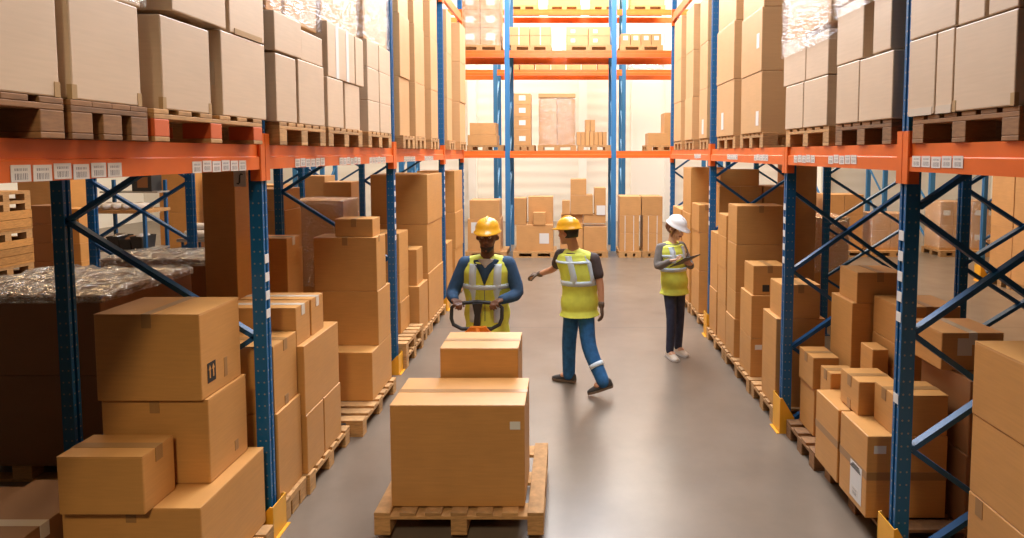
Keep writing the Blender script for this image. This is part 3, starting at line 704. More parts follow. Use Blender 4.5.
b = rcol('of the shelf column before the third post, clipboard side', 6.7, 7.46, [ZB, 3.24, 3.88, 4.5]); sticker(b[0], '-x', .1, .18, .1, .2, WHITE)
b = rcol('of the shelf column past the third post, clipboard side', 7.97, 8.43, [ZB, 3.28, 3.89, 4.5]); sticker(b[0], '-x', .0, .16, .1, .2, WHITE)
rcol('of the shelf column above the woman', 8.9, 9.45, [ZB, 3.25, 3.93, 4.6])
rcol('of the last shelf column, clipboard side', 9.82, 10.45, [ZB, 3.26, 3.95, 4.64])

# ------------------------------------------------------------------ end-of-aisle loads
FG1 = 'boxes on the floor at the end of the aisle'
def fbox(label, u0, u1, v0, v1, y, d=.6, adj=None, mat=None, group=FG1, seam=None):
    f = y/FPX
    return carton(label, (u0-PPX)*f, (u1-PPX)*f, y, y+d, CAM_H-(v1-153)*f, CAM_H-(v0-153)*f, mat=mat or FAR, group=group, seam=seam)
def fz(v, y): return CAM_H-(v-153)*y/FPX
GP = 'pallets on the floor at the end of the aisle'
Y0 = 13.8
for lab, x0, w in (('pallet under the boxes behind the blue-jacketed worker', -2.35, .95), ('pallet under the big carton with a white label', -1.25, 1.0),
                   ('pallet under the uneven pile behind the pointing worker', -.15, 1.1), ('pallet under the strapped boxes by the post', 1.2, .52), ('pallet under the strapped boxes by the woman', 1.74, .52)):
    far_pallet(lab, x0, Y0-.03, w, .8, 0, GP)
yy = Y0; zb = .144
def fb(label, u0, u1, za, zb_, y=Y0, d=.6, **kw):
    f = y/FPX; k = dict(mat=FAR, group=FG1); k.update(kw)
    return carton(label, (u0-PPX)*f, (u1-PPX)*f, y, y+d, za, zb_, **k)
b = fb('brown box low behind the blue-jacketed worker, with a white sheet', 467, 500, .144, .9); sticker(b, '-y', -.2, .55, .2, .25)
fb('brown box on the one with a white sheet behind the worker', 469, 499, .9, 1.33)
b = fb('broad brown carton with a white label between the two men', 516, 553, .144, .76); sticker(b, '-y', .22, .3, .22, .24)
fb('brown box standing on the broad carton, its worker side', 514, 526, .76, 1.38, d=.4); fb('wide brown box standing on the broad carton, its post side', 528, 553, .76, 1.4, y=Y0+.2, d=.4)
b = fb('small brown box in front of the wide one on the broad carton', 533, 545.5, .76, 1.05, y=Y0-.02, d=.2)
fb('brown box low in the uneven pile behind the pointing man', 560, 583, .144, .8); b = fb('brown box low in the uneven pile, beside the far post', 583.5, 607, .144, .72)
fb('brown box second up in the uneven pile, behind the helmet', 561, 583, .8, 1.0, y=Y0+.1, d=.4)
fb('small brown box at the side of the uneven pile, behind the yellow helmet', 562, 570, 1.0, 1.32, d=.3)
fb('wide brown box in the middle of the uneven pile', 570.5, 593, 1.0, 1.45, d=.5); fb('brown box crowning the uneven pile', 570.5, 586.5, 1.45, 1.82, d=.4)
b = fb('brown box with a white label in the uneven pile, by the far post', 583.5, 606, .8, 1.0, d=.4, y=Y0+.02); b = fb('upright brown box high beside the far post', 594.5, 606, 1.0, 1.62, d=.4); sticker(b, '-y', .02, .1, .2, .22)
for r, (za, zb_) in enumerate(((.144, .56), (.56, .98), (.98, 1.42))):
    for c in range(2):
        u0, u1 = ((620, 642.2)[c] if r == 2 else (620, 643.5)[c]), ((641.4, 663)[c] if r == 2 else (639.5, 663)[c])
        b = fb('%s box near the white helmet, %s row, %s' % ('brown' if r == 2 else 'strapped', ['bottom', 'middle', 'top'][r], ['by the post', 'by the woman'][c]), u0, u1, za, zb_)
        if r < 2:
            for q in (-.1, .1): sticker(b, '-y', q, (zb_-za)/2, .014, zb_-za-.01, WHITE, 'strap')
# first shelf of the end rack
FG2 = 'loads on the first shelf of the end rack'; GP2 = 'pallets on the first shelf of the end rack'
Z1 = 2.47
for lab, x0, w in (('end rack pallet, first shelf, above the blue-jacketed worker', -2.45, .9), ('end rack pallet under the column with white labels', -1.3, .5), ('end rack pallet under the tall wrapped block', -.72, .95),
                   ('end rack pallet under the row of little boxes', .27, .8), ('end rack pallet, first shelf, beside the white steel column', 1.95, .7)):
    far_pallet(lab, x0, 14.72, w, .9, Z1, GP2)
def s1(label, u0, u1, v0, v1=None, y=14.75, d=.6, z0=None, mat=None, group=FG2):
    f = y/FPX; za = Z1+.144 if z0 is None else z0
    return carton(label, (u0-PPX)*f, (u1-PPX)*f, y, y+d, za, fz(v0, y), mat=mat or FAR, group=group)
b = s1('brown box on the end rack above the worker, lower', 468, 497, 135); s1('brown box on the end rack above the worker, upper', 470, 496, 123, z0=fz(135, 14.75))
zz = [Z1+.144, 3.0, 3.3, 3.6, 3.87]
for k in range(4):
    b = carton('slim box with a white tag in the end rack column, %s' % TIER[4][k], (514-PPX)*14.75/FPX, (531-PPX)*14.75/FPX, 14.75, 15.2, zz[k], zz[k+1], mat=FAR, group=FG2)
    sticker(b, '-y', 0, .16, .16, .12)
s1('huge wrapped tan block on the end rack, worker side half', 539, 557, 99); s1('huge wrapped tan block on the end rack, post side half', 557.3, 575, 99)
s1('flat lid carton on the huge wrapped block', 538.5, 575.5, 94, z0=fz(98.2, 14.75))
film('shiny film round the huge wrapped block on the end rack', (539-PPX)*14.75/FPX, (575-PPX)*14.75/FPX, 14.75, 15.35, 2.62, fz(99, 14.75), mat=FILM, step=.15)
for k in range(7): s1('little upright box on the end rack, %s in the row of seven' % ['first', 'second', 'third', 'fourth', 'fifth', 'sixth', 'seventh'][k], 576.5+k*4.35, 580.6+k*4.35, 132, d=.35)
for k in range(2): s1('little box standing on the row of seven, %s one' % ['worker-side', 'post-side'][k], 585+k*5.2, 589.8+k*5.2, 120, z0=fz(132, 14.75)+.001, d=.3)
s1('brown box on the end rack beside the white steel column', 648, 672, 133); s1('tan box on the pile beside the white steel column', 664, 672, 113, z0=fz(133, 14.75))
# second shelf of the end rack
FG3 = 'loads on the second shelf of the end rack'; GP3 = 'pallets on the second shelf of the end rack'
Z2 = 4.89
for lab, x0, w in (('high pallet under the wrapped boxes with white tags', -2.65, 1.05), ('high pallet under the strapped pair, worker side', -1.36, .98), ('high pallet under the strapped pair, post side', -.02, 1.1), ('high pallet under the flat tagged boxes', 1.28, 1.05)):
    far_pallet(lab, x0, 14.72, w, .9, Z2, GP3)
for i in range(2):
    for j in range(3):
        b = carton('wrapped box with white tag high on the end rack, %s row, %s' % (['bottom', 'middle', 'top'][j], ['outer', 'inner'][i]), -2.6+.5*i, -2.11+.5*i, 14.75, 15.3, Z2+.144+.42*j, Z2+.56+.42*j, mat=FAR, group=FG3)
        sticker(b, '-y', 0, .2, .2, .16)
film('thin film round the tagged boxes high on the end rack', -2.6, -1.61, 14.75, 15.3, Z2+.145, Z2+1.4, step=.15)
for i in range(2):
    for j in range(2):
        b = carton('strapped box high on the end rack, worker side, %s %s' % (['lower', 'upper'][j], ['outer', 'inner'][i]), -1.42+.52*i, -.91+.52*i, 14.75, 15.3, Z2+.144+.22*j, Z2+.36+.22*j, mat=FAR, group=FG3)
        sticker(b, '-y', .0, .11, .02, .2, WHITE, 'strap')
        b = carton('strapped box high on the end rack, post side, %s %s' % (['lower', 'upper'][j], ['outer', 'inner'][i]), -.02+.54*i, .51+.54*i, 14.75, 15.3, Z2+.144+.22*j, Z2+.36+.22*j, mat=FAR, group=FG3)
        sticker(b, '-y', -.1, .11, .1, .08)
carton('white board carton standing between the strapped pairs', -.33, -.1, 14.8, 15.2, Z2, Z2+.62, mat=WHITE, group=FG3)
for k in range(4):
    b = carton('flat box with a pale tag high on the end rack, %s of four' % ['first', 'second', 'third', 'fourth'][k], 1.3+.25*k, 1.54+.25*k, 14.75, 15.3, Z2+.144, Z2+.42, mat=FAR, group=FG3); sticker(b, '-y', 0, .17, .11, .1)
# second rack behind
FG4 = 'loads on the rack before the white wall'
for k, (xa, xb) in enumerate(((-1.75, -.85), (-.58, .42), (.68, 1.5), (1.85, 2.9))):
    far_pallet('highest pallet on the rack before the white wall, %s' % ['first', 'second', 'third', 'fourth'][k], xa, 17.95, xb-xa, .8, 6.62, 'highest pallets before the wall')
    carton('huge tan carton topmost on the rack before the wall, %s' % ['first', 'second', 'third', 'fourth'][k], xa+.02, xb-.02, 18.0, 18.7, 6.764, 8.0, mat=FAR, group=FG4)
for k in range(7):
    carton('low carton far back under the high beam, %s of seven' % ['first', 'second', 'third', 'fourth', 'fifth', 'sixth', 'seventh'][k], -1.85+.46*k, -1.43+.46*k, 18.0, 18.6, 4.87, 5.1+.1*(k % 3), mat=FAR, group=FG4)
film('bundle of pale film sagging from the rack by the white door', 1.86, 2.85, 18.0, 18.6, 4.95, 5.3, mat=FILMT, amp=.05, step=.12, lift=.15)

# ------------------------------------------------------------------ pallet truck and its load
OLDP = wood('worn_pallet_wood', (.50, .26, .09))
pallet('wooden pallet in the middle of the aisle carrying two cartons on the pallet truck', -1.12, 3.505, .9, 1.05, z=.055, mat=OLDP, group=None, nb=7, rz=math.pi/2)
TB = .2
b = carton('big brown carton with small white tag on the pallet truck', -1.105, -.262, 3.64, 4.1, TB, .855, mat=KRAFT, seam='x')
sticker(b, '-y', .36, .525, .065, .05, WHITE, 'white_tag')
carton('brown carton behind the bigger one on the pallet truck, nearer the worker', -.895, -.342, 4.14, 4.53, TB, 1.05, seam='x')
GREY = plain('dark_rubber', (.018, .017, .018), .5); OR2 = plain('truck_orange', (.75, .20, .02), .35)
T = thing('pallet_truck', (-.72, 4.59, 0), 'hand pallet truck with black loop handle and orange body, pushed by the worker', 'pallet truck')
for sx in (-.2, .2):
    f_ = part('fork', MB().box(sx-.08, sx+.08, -.86, .08, .088, .15, .008), OR2, T)
    part('load_roller', MB().tube([(sx-.05, -.76, .04), (sx+.05, -.76, .04)], .04, 14), GREY, f_)
part('fork_yoke', MB().box(-.28, .28, .06, .16, .09, .34, .012), OR2, T)
part('pump_body', MB().tube([(0, .24, .1), (0, .24, .62)], [.075, .055], 16).box(-.09, .09, .16, .32, .18, .3, .01), OR2, T)
for sx in (-.07, .07): part('steer_wheel', MB().tube([(sx-.03, .26, .09), (sx+.03, .26, .09)], .09, 18), GREY, T)
part('handle_shaft', MB().tube([(0, .26, .4), (-.06, .54, .90)], [.026, .022], 12), OR2, T)
hb = part('handle_hub', MB().prism([(-.17, .865), (.06, .865), (.01, .91), (-.12, .91)], 'y', .53, .575), OR2, T)
lp = [(-.275, .92), (-.295, .97), (-.295, 1.06), (-.26, 1.09), (-.18, 1.10), (-.07, 1.11), (.04, 1.10), (.11, 1.09), (.148, 1.06), (.148, .97), (.128, .92), (.06, .885), (-.2, .885)]
P3 = [Vector((x, .56+(z-.84)*.28, z)) for x, z in lp]
part('handle_loop', MB().rings([r for r in (lambda pts: [[p+(pts[(i+1) % len(pts)]-pts[i-1]).normalized().cross(Vector((0, 1, 0)))*math.cos(a)*.017+Vector((0, 1, 0))*math.sin(a)*.017 for a in [k*math.pi/5 for k in range(10)]] for i, p in enumerate(pts)])(P3)], closed=True), GREY, T, smooth=True)
part('control_lever', MB().prism([(-.105, .88), (-.045, .88), (-.04, 1.0), (-.02, 1.105), (-.11, 1.105), (-.09, 1.0)], 'y', .585, .625), GREY, T)

# ------------------------------------------------------------------ people
HIVIS = plain('hi_vis_yellow', (.70, .72, .09), .7, noise=.08, nscale=14); REFL = plain('reflective_tape', (.62, .70, .74), .35)
SKIN_D = plain('dark_brown_skin', (.15, .062, .03), .45); SKIN_L = plain('tan_skin', (.52, .235, .12), .5); SKIN_F = plain('fair_skin', (.60, .32, .19), .5)
NAVY = plain('navy_jacket', (.022, .062, .125), .8, noise=.2, nscale=18); JEAN = plain('blue_jeans', (.014, .095, .24), .8, noise=.25, nscale=20)
DJEAN = plain('dark_jeans', (.022, .022, .032), .8, noise=.2, nscale=20); TEE = plain('dark_tee', (.065, .042, .036), .85, noise=.2, nscale=18); GSH = plain('grey_shirt', (.17, .145, .12), .85, noise=.2, nscale=18)
WTEE = plain('pale_tee', (.55, .5, .45), .8); YHAT = plain('yellow_helmet', (.80, .37, .012), .28); WHAT = plain('white_helmet', (.80, .76, .70), .28)
GLOVE = plain('work_glove', (.13, .08, .05), .8); SHOE = plain('dark_shoe', (.03, .024, .02), .6); PSHOE = plain('pale_shoe', (.60, .50, .38), .6); SOLE = plain('shoe_sole', (.16, .10, .06), .7)
HAIRB = plain('dark_hair', (.02, .012, .008), .6); HAIRR = plain('auburn_hair', (.16, .06, .02), .55); EYEW = plain('eye_white', (.7, .66, .6), .3); LIP = plain('lip', (.35, .11, .08), .5); LIPD = plain('dark_lip', (.11, .04, .03), .5)
V = Vector
def skinmesh(name, mb, mat, parent, loc, vox=.007, it=3):
    o = link(name, mb.mesh(name, True), mat, parent, loc)
    m = o.modifiers.new('remesh', 'REMESH'); m.mode = 'VOXEL'; m.voxel_size = vox; m.use_smooth_shade = True
    q = o.modifiers.new('smooth', 'SMOOTH'); q.factor = .5; q.iterations = it
    return o
def limb(mb, pts, rad, n=14):
    # tube through joints with rounded ends and softened bends
    P = [V(p) for p in pts]; out = [P[0]]; rr = [rad[0]]
    for i in range(len(P)-1):
        for t in (.25, .5, .75, 1.0): out.append(P[i].lerp(P[i+1], t)); rr.append(rad[i]*(1-t)+rad[i+1]*t)
    for _ in range(2):
        o2 = out[:]
        for i in range(1, len(out)-1): o2[i] = out[i]*.6+(out[i-1]+out[i+1])*.2
        out = o2
    mb.tube(out, rr, n); mb.ball(out[0], rr[0]*.98); mb.ball(out[-1], rr[-1]*.98)
def hand(mb, w, d, nrm, thumb, curl=.5, s=1.0, r=.0085):
    """w wrist, d finger direction, nrm direction the palm faces, thumb = side direction of the thumb"""
    d = V(d).normalized(); nrm = (V(nrm)-d*V(nrm).dot(d)).normalized(); t = d.cross(nrm)
    if t.dot(V(thumb)) < 0: t = -t
    w = V(w); rs = []
    for k, (l, hw, ht) in enumerate(((-.02, .026, .02), (.02, .034, .017), (.06, .041, .015), (.092, .04, .012))):
        c = w+d*l*s
        rs.append([c+t*math.cos(a)*hw*s+nrm*math.sin(a)*ht*s for a in [q*math.pi/6 for q in range(12)]])
    mb.rings(rs)
    for k, (off, L) in enumerate(((.03, .072), (.0105, .08), (-.0095, .075), (-.029, .058))):
        p = w+d*.085*s+t*off*s; a = 0.0; pts = [p]
        for j, fr in enumerate((.45, .32, .25)):
            a += curl*(.75+.12*k)*(1.0 if j else .8)
            p = p+(d*math.cos(a)+nrm*math.sin(a))*L*fr*s; pts.append(p)
        mb.tube(pts, [r*s, r*s, r*.92*s, r*.75*s], 8); mb.ball(pts[-1], r*.75*s, 8, 6)
    p = w+d*.025*s+t*.03*s; q = p+(t*.75+d*.55+nrm*.35).normalized()*.04*s; e = q+(d*.8+nrm*(.3+curl*.5)+t*.15).normalized()*.034*s
    mb.tube([p, q, e], [.0125*s, .0105*s, .008*s], 8); mb.ball(e, .008*s, 8, 6)
def person(label, J, ft, fh, S_, mats, root):
    root = V((root[0], root[1], 0))
    ft = V((*ft, 0)).normalized(); lt = V((-ft.y, ft.x, 0)); fh_ = V(fh).normalized(); lh = V((-fh_.y, fh_.x, 0)).normalized(); uh = lh.cross(fh_)*-1
    if uh.z < 0: uh = -uh
    J = {k: V(v)-root for k, v in J.items()}
    g = S_.get('g', 1.0)
    P, C, N, Hd = J['P'], J['C'], J['N'], J['H']
    st = [(P+V((0, 0, -.11)), .150, .108), (P, .168, .118), (P.lerp(C, .4), .150, .108), (C, .172, .122), (C.lerp(N, .5), .186, .116), (C.lerp(N, .8), .158, .088), (N, .062, .060)]
    def tor(t, a, off=0.0):
        t = max(0, min(len(st)-1.001, t)); i = int(t); f = t-i; f2 = f*f*(3-2*f)
        c = st[i][0].lerp(st[i+1][0], f); rx = (st[i][1]*(1-f2)+st[i+1][1]*f2)*g+off; ry = (st[i][2]*(1-f2)+st[i+1][2]*f2)*g+off
        return c+lt*math.cos(a)*rx+ft*math.sin(a)*ry
    def torso(mb, t0, t1, off, n=28, steps=16):
        mb.rings([[tor(t0+(t1-t0)*k/steps, 2*math.pi*q/n, off) for q in range(n)] for k in range(steps+1)])
    # body: one continuous surface
    mb = MB(); torso(mb, 0, 5.999, 0)
    limb(mb, [N+V((0, 0, -.05)), N.lerp(Hd, .5)-fh_*.01, Hd-uh*.04-fh_*.015], [.062*g, .054*g, .056*g])
    hs = S_.get('head', 1.0)
    def hp(x, y, z): return Hd+lh*x*hs+fh_*y*hs+uh*z*hs
    rr = []
    for z, rx, ry, cy in ((-.118, .022, .025, .058), (-.108, .040, .045, .045), (-.085, .054, .064, .028), (-.055, .062, .080, .014), (-.028, .068, .090, .006), (0, .072, .094, 0), (.035, .075, .098, -.003), (.07, .071, .093, -.006), (.10, .05, .066, -.01), (.118, .015, .02, -.01)):
        rr.append([hp(rx*math.cos(a), cy+ry*math.sin(a), z) for a in [q*math.pi/11 for q in range(22)]])
    mb.rings(rr)
    mb.tube([hp(0, .088, .012), hp(0, .104, -.018), hp(0, .110, -.034)], [.009*hs, .013*hs, .016*hs], 8); mb.ball(hp(0, .106, -.036), .015*hs, 10, 8)
    for sx in (-1, 1):
        mb.ball(hp(sx*.013, .096, -.04), .009*hs, 8, 6); mb.ball(hp(sx*.074, -.008, -.018), .024*hs, 10, 8); mb.ball(hp(sx*.03, .086, .022), .014*hs, 10, 8)
        mb.ball(hp(sx*.04, .062, -.03), .024*hs, 10, 8)
    mb.ball(hp(0, .088, -.066), .014*hs, 10, 8); mb.ball(hp(0, .078, -.105), .018*hs, 10, 8)
    for sd in 'LR':
        limb(mb, [J['sh'+sd], J['el'+sd], J['wr'+sd]], [.046*g, .038*g, .026*g])
        limb(mb, [J['hip'+sd], J['kn'+sd], J['an'+sd]], [.078*g, .053*g, .036*g])
        h = S_['hand'+sd]; hand(mb, J['wr'+sd], *h[:3], curl=h[3], s=S_.get('hs', 1.0)*(.9 if S_.get('glove') else 1.0))
        mb.ball(J['an'+sd]+V(S_['toe'+sd]).normalized()*.06-V((0, 0, .03)), (.04, .04, .03))
    body = skinmesh('person', mb, mats['skin'], None, root, .006, 3)
    tag(body, label, 'person')
    # trousers
    mb = MB(); torso(mb, -.0, 1.6, .012)
    for sd in 'LR': limb(mb, [J['hip'+sd], J['kn'+sd], J['an'+sd]-V((0, 0, .012))], S_.get('legr', [.096, .074, .062]))
    skinmesh('trousers', mb, mats['legs'], body, (0, 0, 0), .008, 4)
    if S_.get('legband'):
        kn, an = J['knR'], J['anR']; c0 = kn.lerp(an, .50); c1 = kn.lerp(an, .62)
        part('reflective_band', MB().tube([c0, c1], [.077, .074], 20), REFL, body, smooth=True)
    # shirt / jacket with sleeves
    mb = MB(); torso(mb, .7, 5.6, .014)
    for sd in 'LR':
        a, e, w = J['sh'+sd], J['el'+sd], J['wr'+sd]
        if S_['sleeve'] == 'long': limb(mb, [a, e, w-(w-e).normalized()*.015], [.064*g, .056*g, .04*g])
        else: limb(mb, [a, a.lerp(e, .62)], [.064*g, .062*g])
    limb(mb, [J['shL'], C.lerp(N, .72), J['shR']], [.062*g, .085*g, .062*g])
    top = skinmesh('jacket' if S_['sleeve'] == 'long' and mats['top'] is NAVY else 'shirt', mb, mats['top'], body, (0, 0, 0), .008, 4)
    # hi-vis vest
    mb = MB(); hd_ = S_.get('hemdrop', 0); th = S_.get('hem', .55)
    if hd_: mb.rings([[tor(th, 2*math.pi*q/28, .034+.028*max(0, d)/hd_)-V((0, 0, d)) for q in range(28)] for d in (hd_, hd_/2, -.02)])
    torso(mb, th, 5.45, .032); limb(mb, [J['shL'].lerp(J['shR'], .14), C.lerp(N, .76), J['shL'].lerp(J['shR'], .86)], [.066*g, .088*g, .066*g])
    vest = skinmesh('safety_vest', mb, HIVIS, body, (0, 0, 0), .008, 4)
    def band(t0, t1, off=.039):
        n = 32; R_ = []
        for t, o in ((t0, off-.012), (t0, off), ((t0+t1)/2, off+.001), (t1, off), (t1, off-.012)): R_.append([tor(t, 2*math.pi*q/n, o) for q in range(n)])
        part('reflective_stripe', MB().rings(R_, closed=True), REFL, vest, smooth=True)
    for t in S_['bands']: band(t, t+.30)
    def vstrip(a0, front, t0, t1, mat=REFL, w=.026, off=.0385, name='reflective_stripe'):
        R_ = []
        for k in range(13):
            t = t0+(t1-t0)*k/12; row = []
            for x, o in ((a0-w, off-.012), (a0-w, off), (a0, off+.002), (a0+w, off), (a0+w, off-.012)):
                i = int(min(t, 5.99)); f = t-i; f2 = f*f*(3-2*f); rx = (st[i][1]*(1-f2)+st[i+1][1]*f2)*g+o
                c = max(-.97, min(.97, x/rx)); a = math.acos(c)
                row.append(tor(t, a if front else -a, o))
            R_.append(row)
        part(name, MB().rings(R_), mat, vest, smooth=True)
    for a0, fr, t0, t1 in S_['vstrips']: vstrip(a0, fr, t0, t1, w=S_.get('vw', .026))
    if S_.get('open'):      # dark jacket and pale shirt seen in the neck opening, zip below
        def tri(ts, name, mat, off):
            R_ = [[tor(t, math.pi/2-a, off-.01), tor(t, math.pi/2-a, off), tor(t, math.pi/2, off+.002), tor(t, math.pi/2+a, off), tor(t, math.pi/2+a, off-.01)] for t, a in ts]
            part(name, MB().rings(R_), mat, vest, smooth=True)
        tri([(3.3, .03), (4.0, .17), (4.6, .32), (5.0, .45), (5.5, .8), (5.85, 1.2)], 'neck_opening', mats['top'], .040)
        tri([(4.7, .02), (5.0, .1), (5.3, .22), (5.6, .45), (5.9, .7)], 'shirt_front', WTEE, .0425)
        tri([(.7, .012), (2, .012), (3.3, .012)], 'zip', NAVY, .040)
        for sx in (-1, 1):
            tri2 = [[tor(t, math.pi/2+sx*.5-a, .041 if j else .03) for j, a in ((0, -.22), (1, -.22), (1, .22), (0, .22))] for t in (2.0, 2.8)]
            part('pocket', MB().rings(tri2), HIVIS, vest)
    # helmet
    hm = MB(); R_ = []
    for z, k, br in ((.030, 1.0, .0), (.030, 1.13, .055), (.037, 1.14, .056), (.045, 1.02, .01), (.085, .97, 0), (.115, .83, 0), (.138, .58, 0), (.149, .3, 0), (.152, .05, 0)):
        R_.append([hp(.100*k*math.cos(a), -.006+.124*k*math.sin(a)+br*max(0, math.sin(a))**2, z) for a in [q*math.pi/16 for q in range(32)]])
    hm.rings(R_)
    hm.tube([hp(0, .105*math.cos(a), .05+.106*math.sin(a)) for a in [q*math.pi/10 for q in range(1, 10)]], .011, 8)
    helm = part('safety_helmet', hm, mats['hat'], body, smooth=True)
    # face details
    for sx in (-1, 1):
        ey = part('eye', MB().ball(hp(sx*.031, .086, .004), .0115*hs, 10, 8), EYEW, body, smooth=True)
        part('pupil', MB().ball(hp(sx*.031, .0945, .003), .0055*hs, 8, 6), BLACK, ey, smooth=True)
    part('lips', MB().ball(hp(0, .094, -.066), (.021, .021, .008) if abs(fh_.y) > .5 else (.016, .016, .008), 12, 8), mats['lip'], body, smooth=True)
    hr = MB(); R_ = []
    lo = S_.get('hairlow', -.02)
    for z, k in ((lo, .93), (.0, 1.03), (.03, 1.05), (.06, 1.04)):
        R_.append([hp(.077*k*math.cos(a), -.006+.101*k*math.sin(a), z) for a in [math.pi+q*math.pi/14 for q in range(15)]]+[hp(.06*math.cos(a), -.006+.02*math.sin(a), z) for a in [2*math.pi-q*math.pi/8 for q in range(1, 8)]])
    hr.rings(R_)
    if S_.get('bun'): hr.ball(hp(0, -.10, -.03), (.045, .045, .06)); hr.tube([hp(-.068, .045, .03), hp(-.075, .03, -.05), hp(-.06, .02, -.10)], [.012, .014, .008], 8); hr.tube([hp(.068, .045, .03), hp(.075, .03, -.05), hp(.06, .02, -.10)], [.012, .014, .008], 8)
    part('hair', hr, mats['hair'], body, smooth=True)
    if S_.get('beard'):
        br = MB(); br.rings([[hp(rx*math.cos(a), cy+ry*math.sin(a), z) for a in [q*math.pi/10 for q in range(20)]] for z, rx, ry, cy in ((-.122, .024, .028, .056), (-.11, .043, .048, .045), (-.09, .056, .066, .029), (-.078, .059, .068, .0245))]); part('beard', br, HAIRB, body, smooth=True)
    # shoes
    for sd in 'LR':
        an = J['an'+sd]; t = V(S_['toe'+sd]).normalized(); side = t.cross(V((0, 0, 1))).normalized(); up_ = side.cross(t).normalized()
        base = an-up_*(.085 if 'dz' not in S_ else S_['dz'])
        sh = MB(); so = MB(); R1 = []; R2 = []
        for l, hw, ht in ((-.075, .025, .075), (-.06, .036, .095), (0, .040, .105), (.06, .044, .075), (.12, .047, .055), (.165, .04, .042), (.19, .018, .03)):
            c = base+t*l
            R1.append([c+side*math.cos(a)*hw+up_*(.02+max(0, math.sin(a))*(ht-.02)-(.003 if math.sin(a) < 0 else 0)) for a in [q*math.pi/8 for q in range(16)]])
            R2.append([c+side*x*(hw+.004)+up_*z for x, z in ((-1, 0), (1, 0), (1, .022), (-1, .022))])
        sh.rings(R1); so.rings(R2)
        s1_ = part('shoe', sh, mats['shoe'], body, smooth=True); part('sole', so, mats['sole'], s1_)
    if S_.get('glove'):
        for sd in 'LR':
            gm = MB(); h = S_['hand'+sd]; hand(gm, J['wr'+sd], *h[:3], curl=h[3], s=1.05, r=.0095); limb(gm, [J['wr'+sd]-V(h[0]).normalized()*.02, J['wr'+sd]], [.034, .032])
            skinmesh('glove', gm, GLOVE, body, (0, 0, 0), .006, 2)
    return body

# worker behind the pallet truck
person('person in navy jacket, hi-vis vest and yellow helmet gripping the pallet truck handle',
       dict(P=(-.745, 5.53, .93), C=(-.74, 5.48, 1.21), N=(-.73, 5.45, 1.47), H=(-.722, 5.41, 1.67),
            shL=(-.54, 5.45, 1.41), shR=(-.93, 5.45, 1.41), elL=(-.435, 5.42, 1.13), elR=(-1.055, 5.42, 1.13), wrL=(-.585, 5.25, 1.12), wrR=(-1.0, 5.25, 1.12),
            hipL=(-.645, 5.53, .87), hipR=(-.845, 5.53, .87), knL=(-.64, 5.50, .49), knR=(-.85, 5.65, .50), anL=(-.64, 5.56, .09), anR=(-.86, 5.75, .09)),
       (0, -1), (.0, -1, -.06),
       dict(g=1.1, head=1.1, sleeve='long', bands=(2.9,), vw=.033, hemdrop=.16, vstrips=((.112, True, .5, 5.1), (-.112, True, .5, 5.1), (.1, False, 1.0, 5.1), (-.1, False, 1.0, 5.1)), open=True, hem=.0, beard=True, hs=1.1,
            handL=((-.45, -.89, .02), (0, -.3, -1), (-1, -.2, 0), 1.0), handR=((.45, -.89, .02), (0, -.3, -1), (1, -.2, 0), 1.0), toeL=(.1, -1, 0), toeR=(-.1, -1, 0)),
       dict(skin=SKIN_D, legs=DJEAN, top=NAVY, hat=YHAT, lip=LIPD, hair=HAIRB, shoe=SHOE, sole=SOLE), (-.745, 5.55))
# worker walking away, seen from behind
person('person in hi-vis vest, dark tee and blue jeans walking away, arm stretched aside',
       dict(P=(.13, 6.12, .88), C=(.135, 6.12, 1.17), N=(.075, 6.13, 1.425), H=(.015, 6.12, 1.61),
            shL=(-.065, 6.13, 1.375), shR=(.275, 6.08, 1.34), elL=(-.125, 6.32, 1.19), elR=(.34, 6.03, 1.09), wrL=(-.30, 6.44, 1.11), wrR=(.348, 5.98, .88),
            hipL=(.06, 6.13, .83), hipR=(.19, 6.12, .83), knL=(.02, 6.22, .45), knR=(.215, 6.0, .45), anL=(.02, 6.22, .095), anR=(.36, 5.83, .165)),
       (-.22, .97), (-.80, .58, -.08),
       dict(sleeve='short', head=1.05, bands=(2.45, 4.1), vw=.03, hemdrop=.04, vstrips=((.1, False, 2.6, 5.1), (-.1, False, 2.6, 5.1), (.1, True, 1.0, 5.1), (-.1, True, 1.0, 5.1)), hem=.2, glove=True, legband=True, hairlow=-.05, legr=[.092, .078, .066],
            handL=((-.85, .4, -.15), (0, .3, -1), (.3, -1, 0), .8), handR=((.1, -.1, -1), (-1, .3, 0), (-.3, .9, 0), .45), toeL=(-.92, .38, -.02), toeR=(-.93, .12, -.34)),
       dict(skin=SKIN_L, legs=JEAN, top=TEE, hat=YHAT, lip=LIP, hair=HAIRB, shoe=SHOE, sole=SOLE), (.115, 6.12))
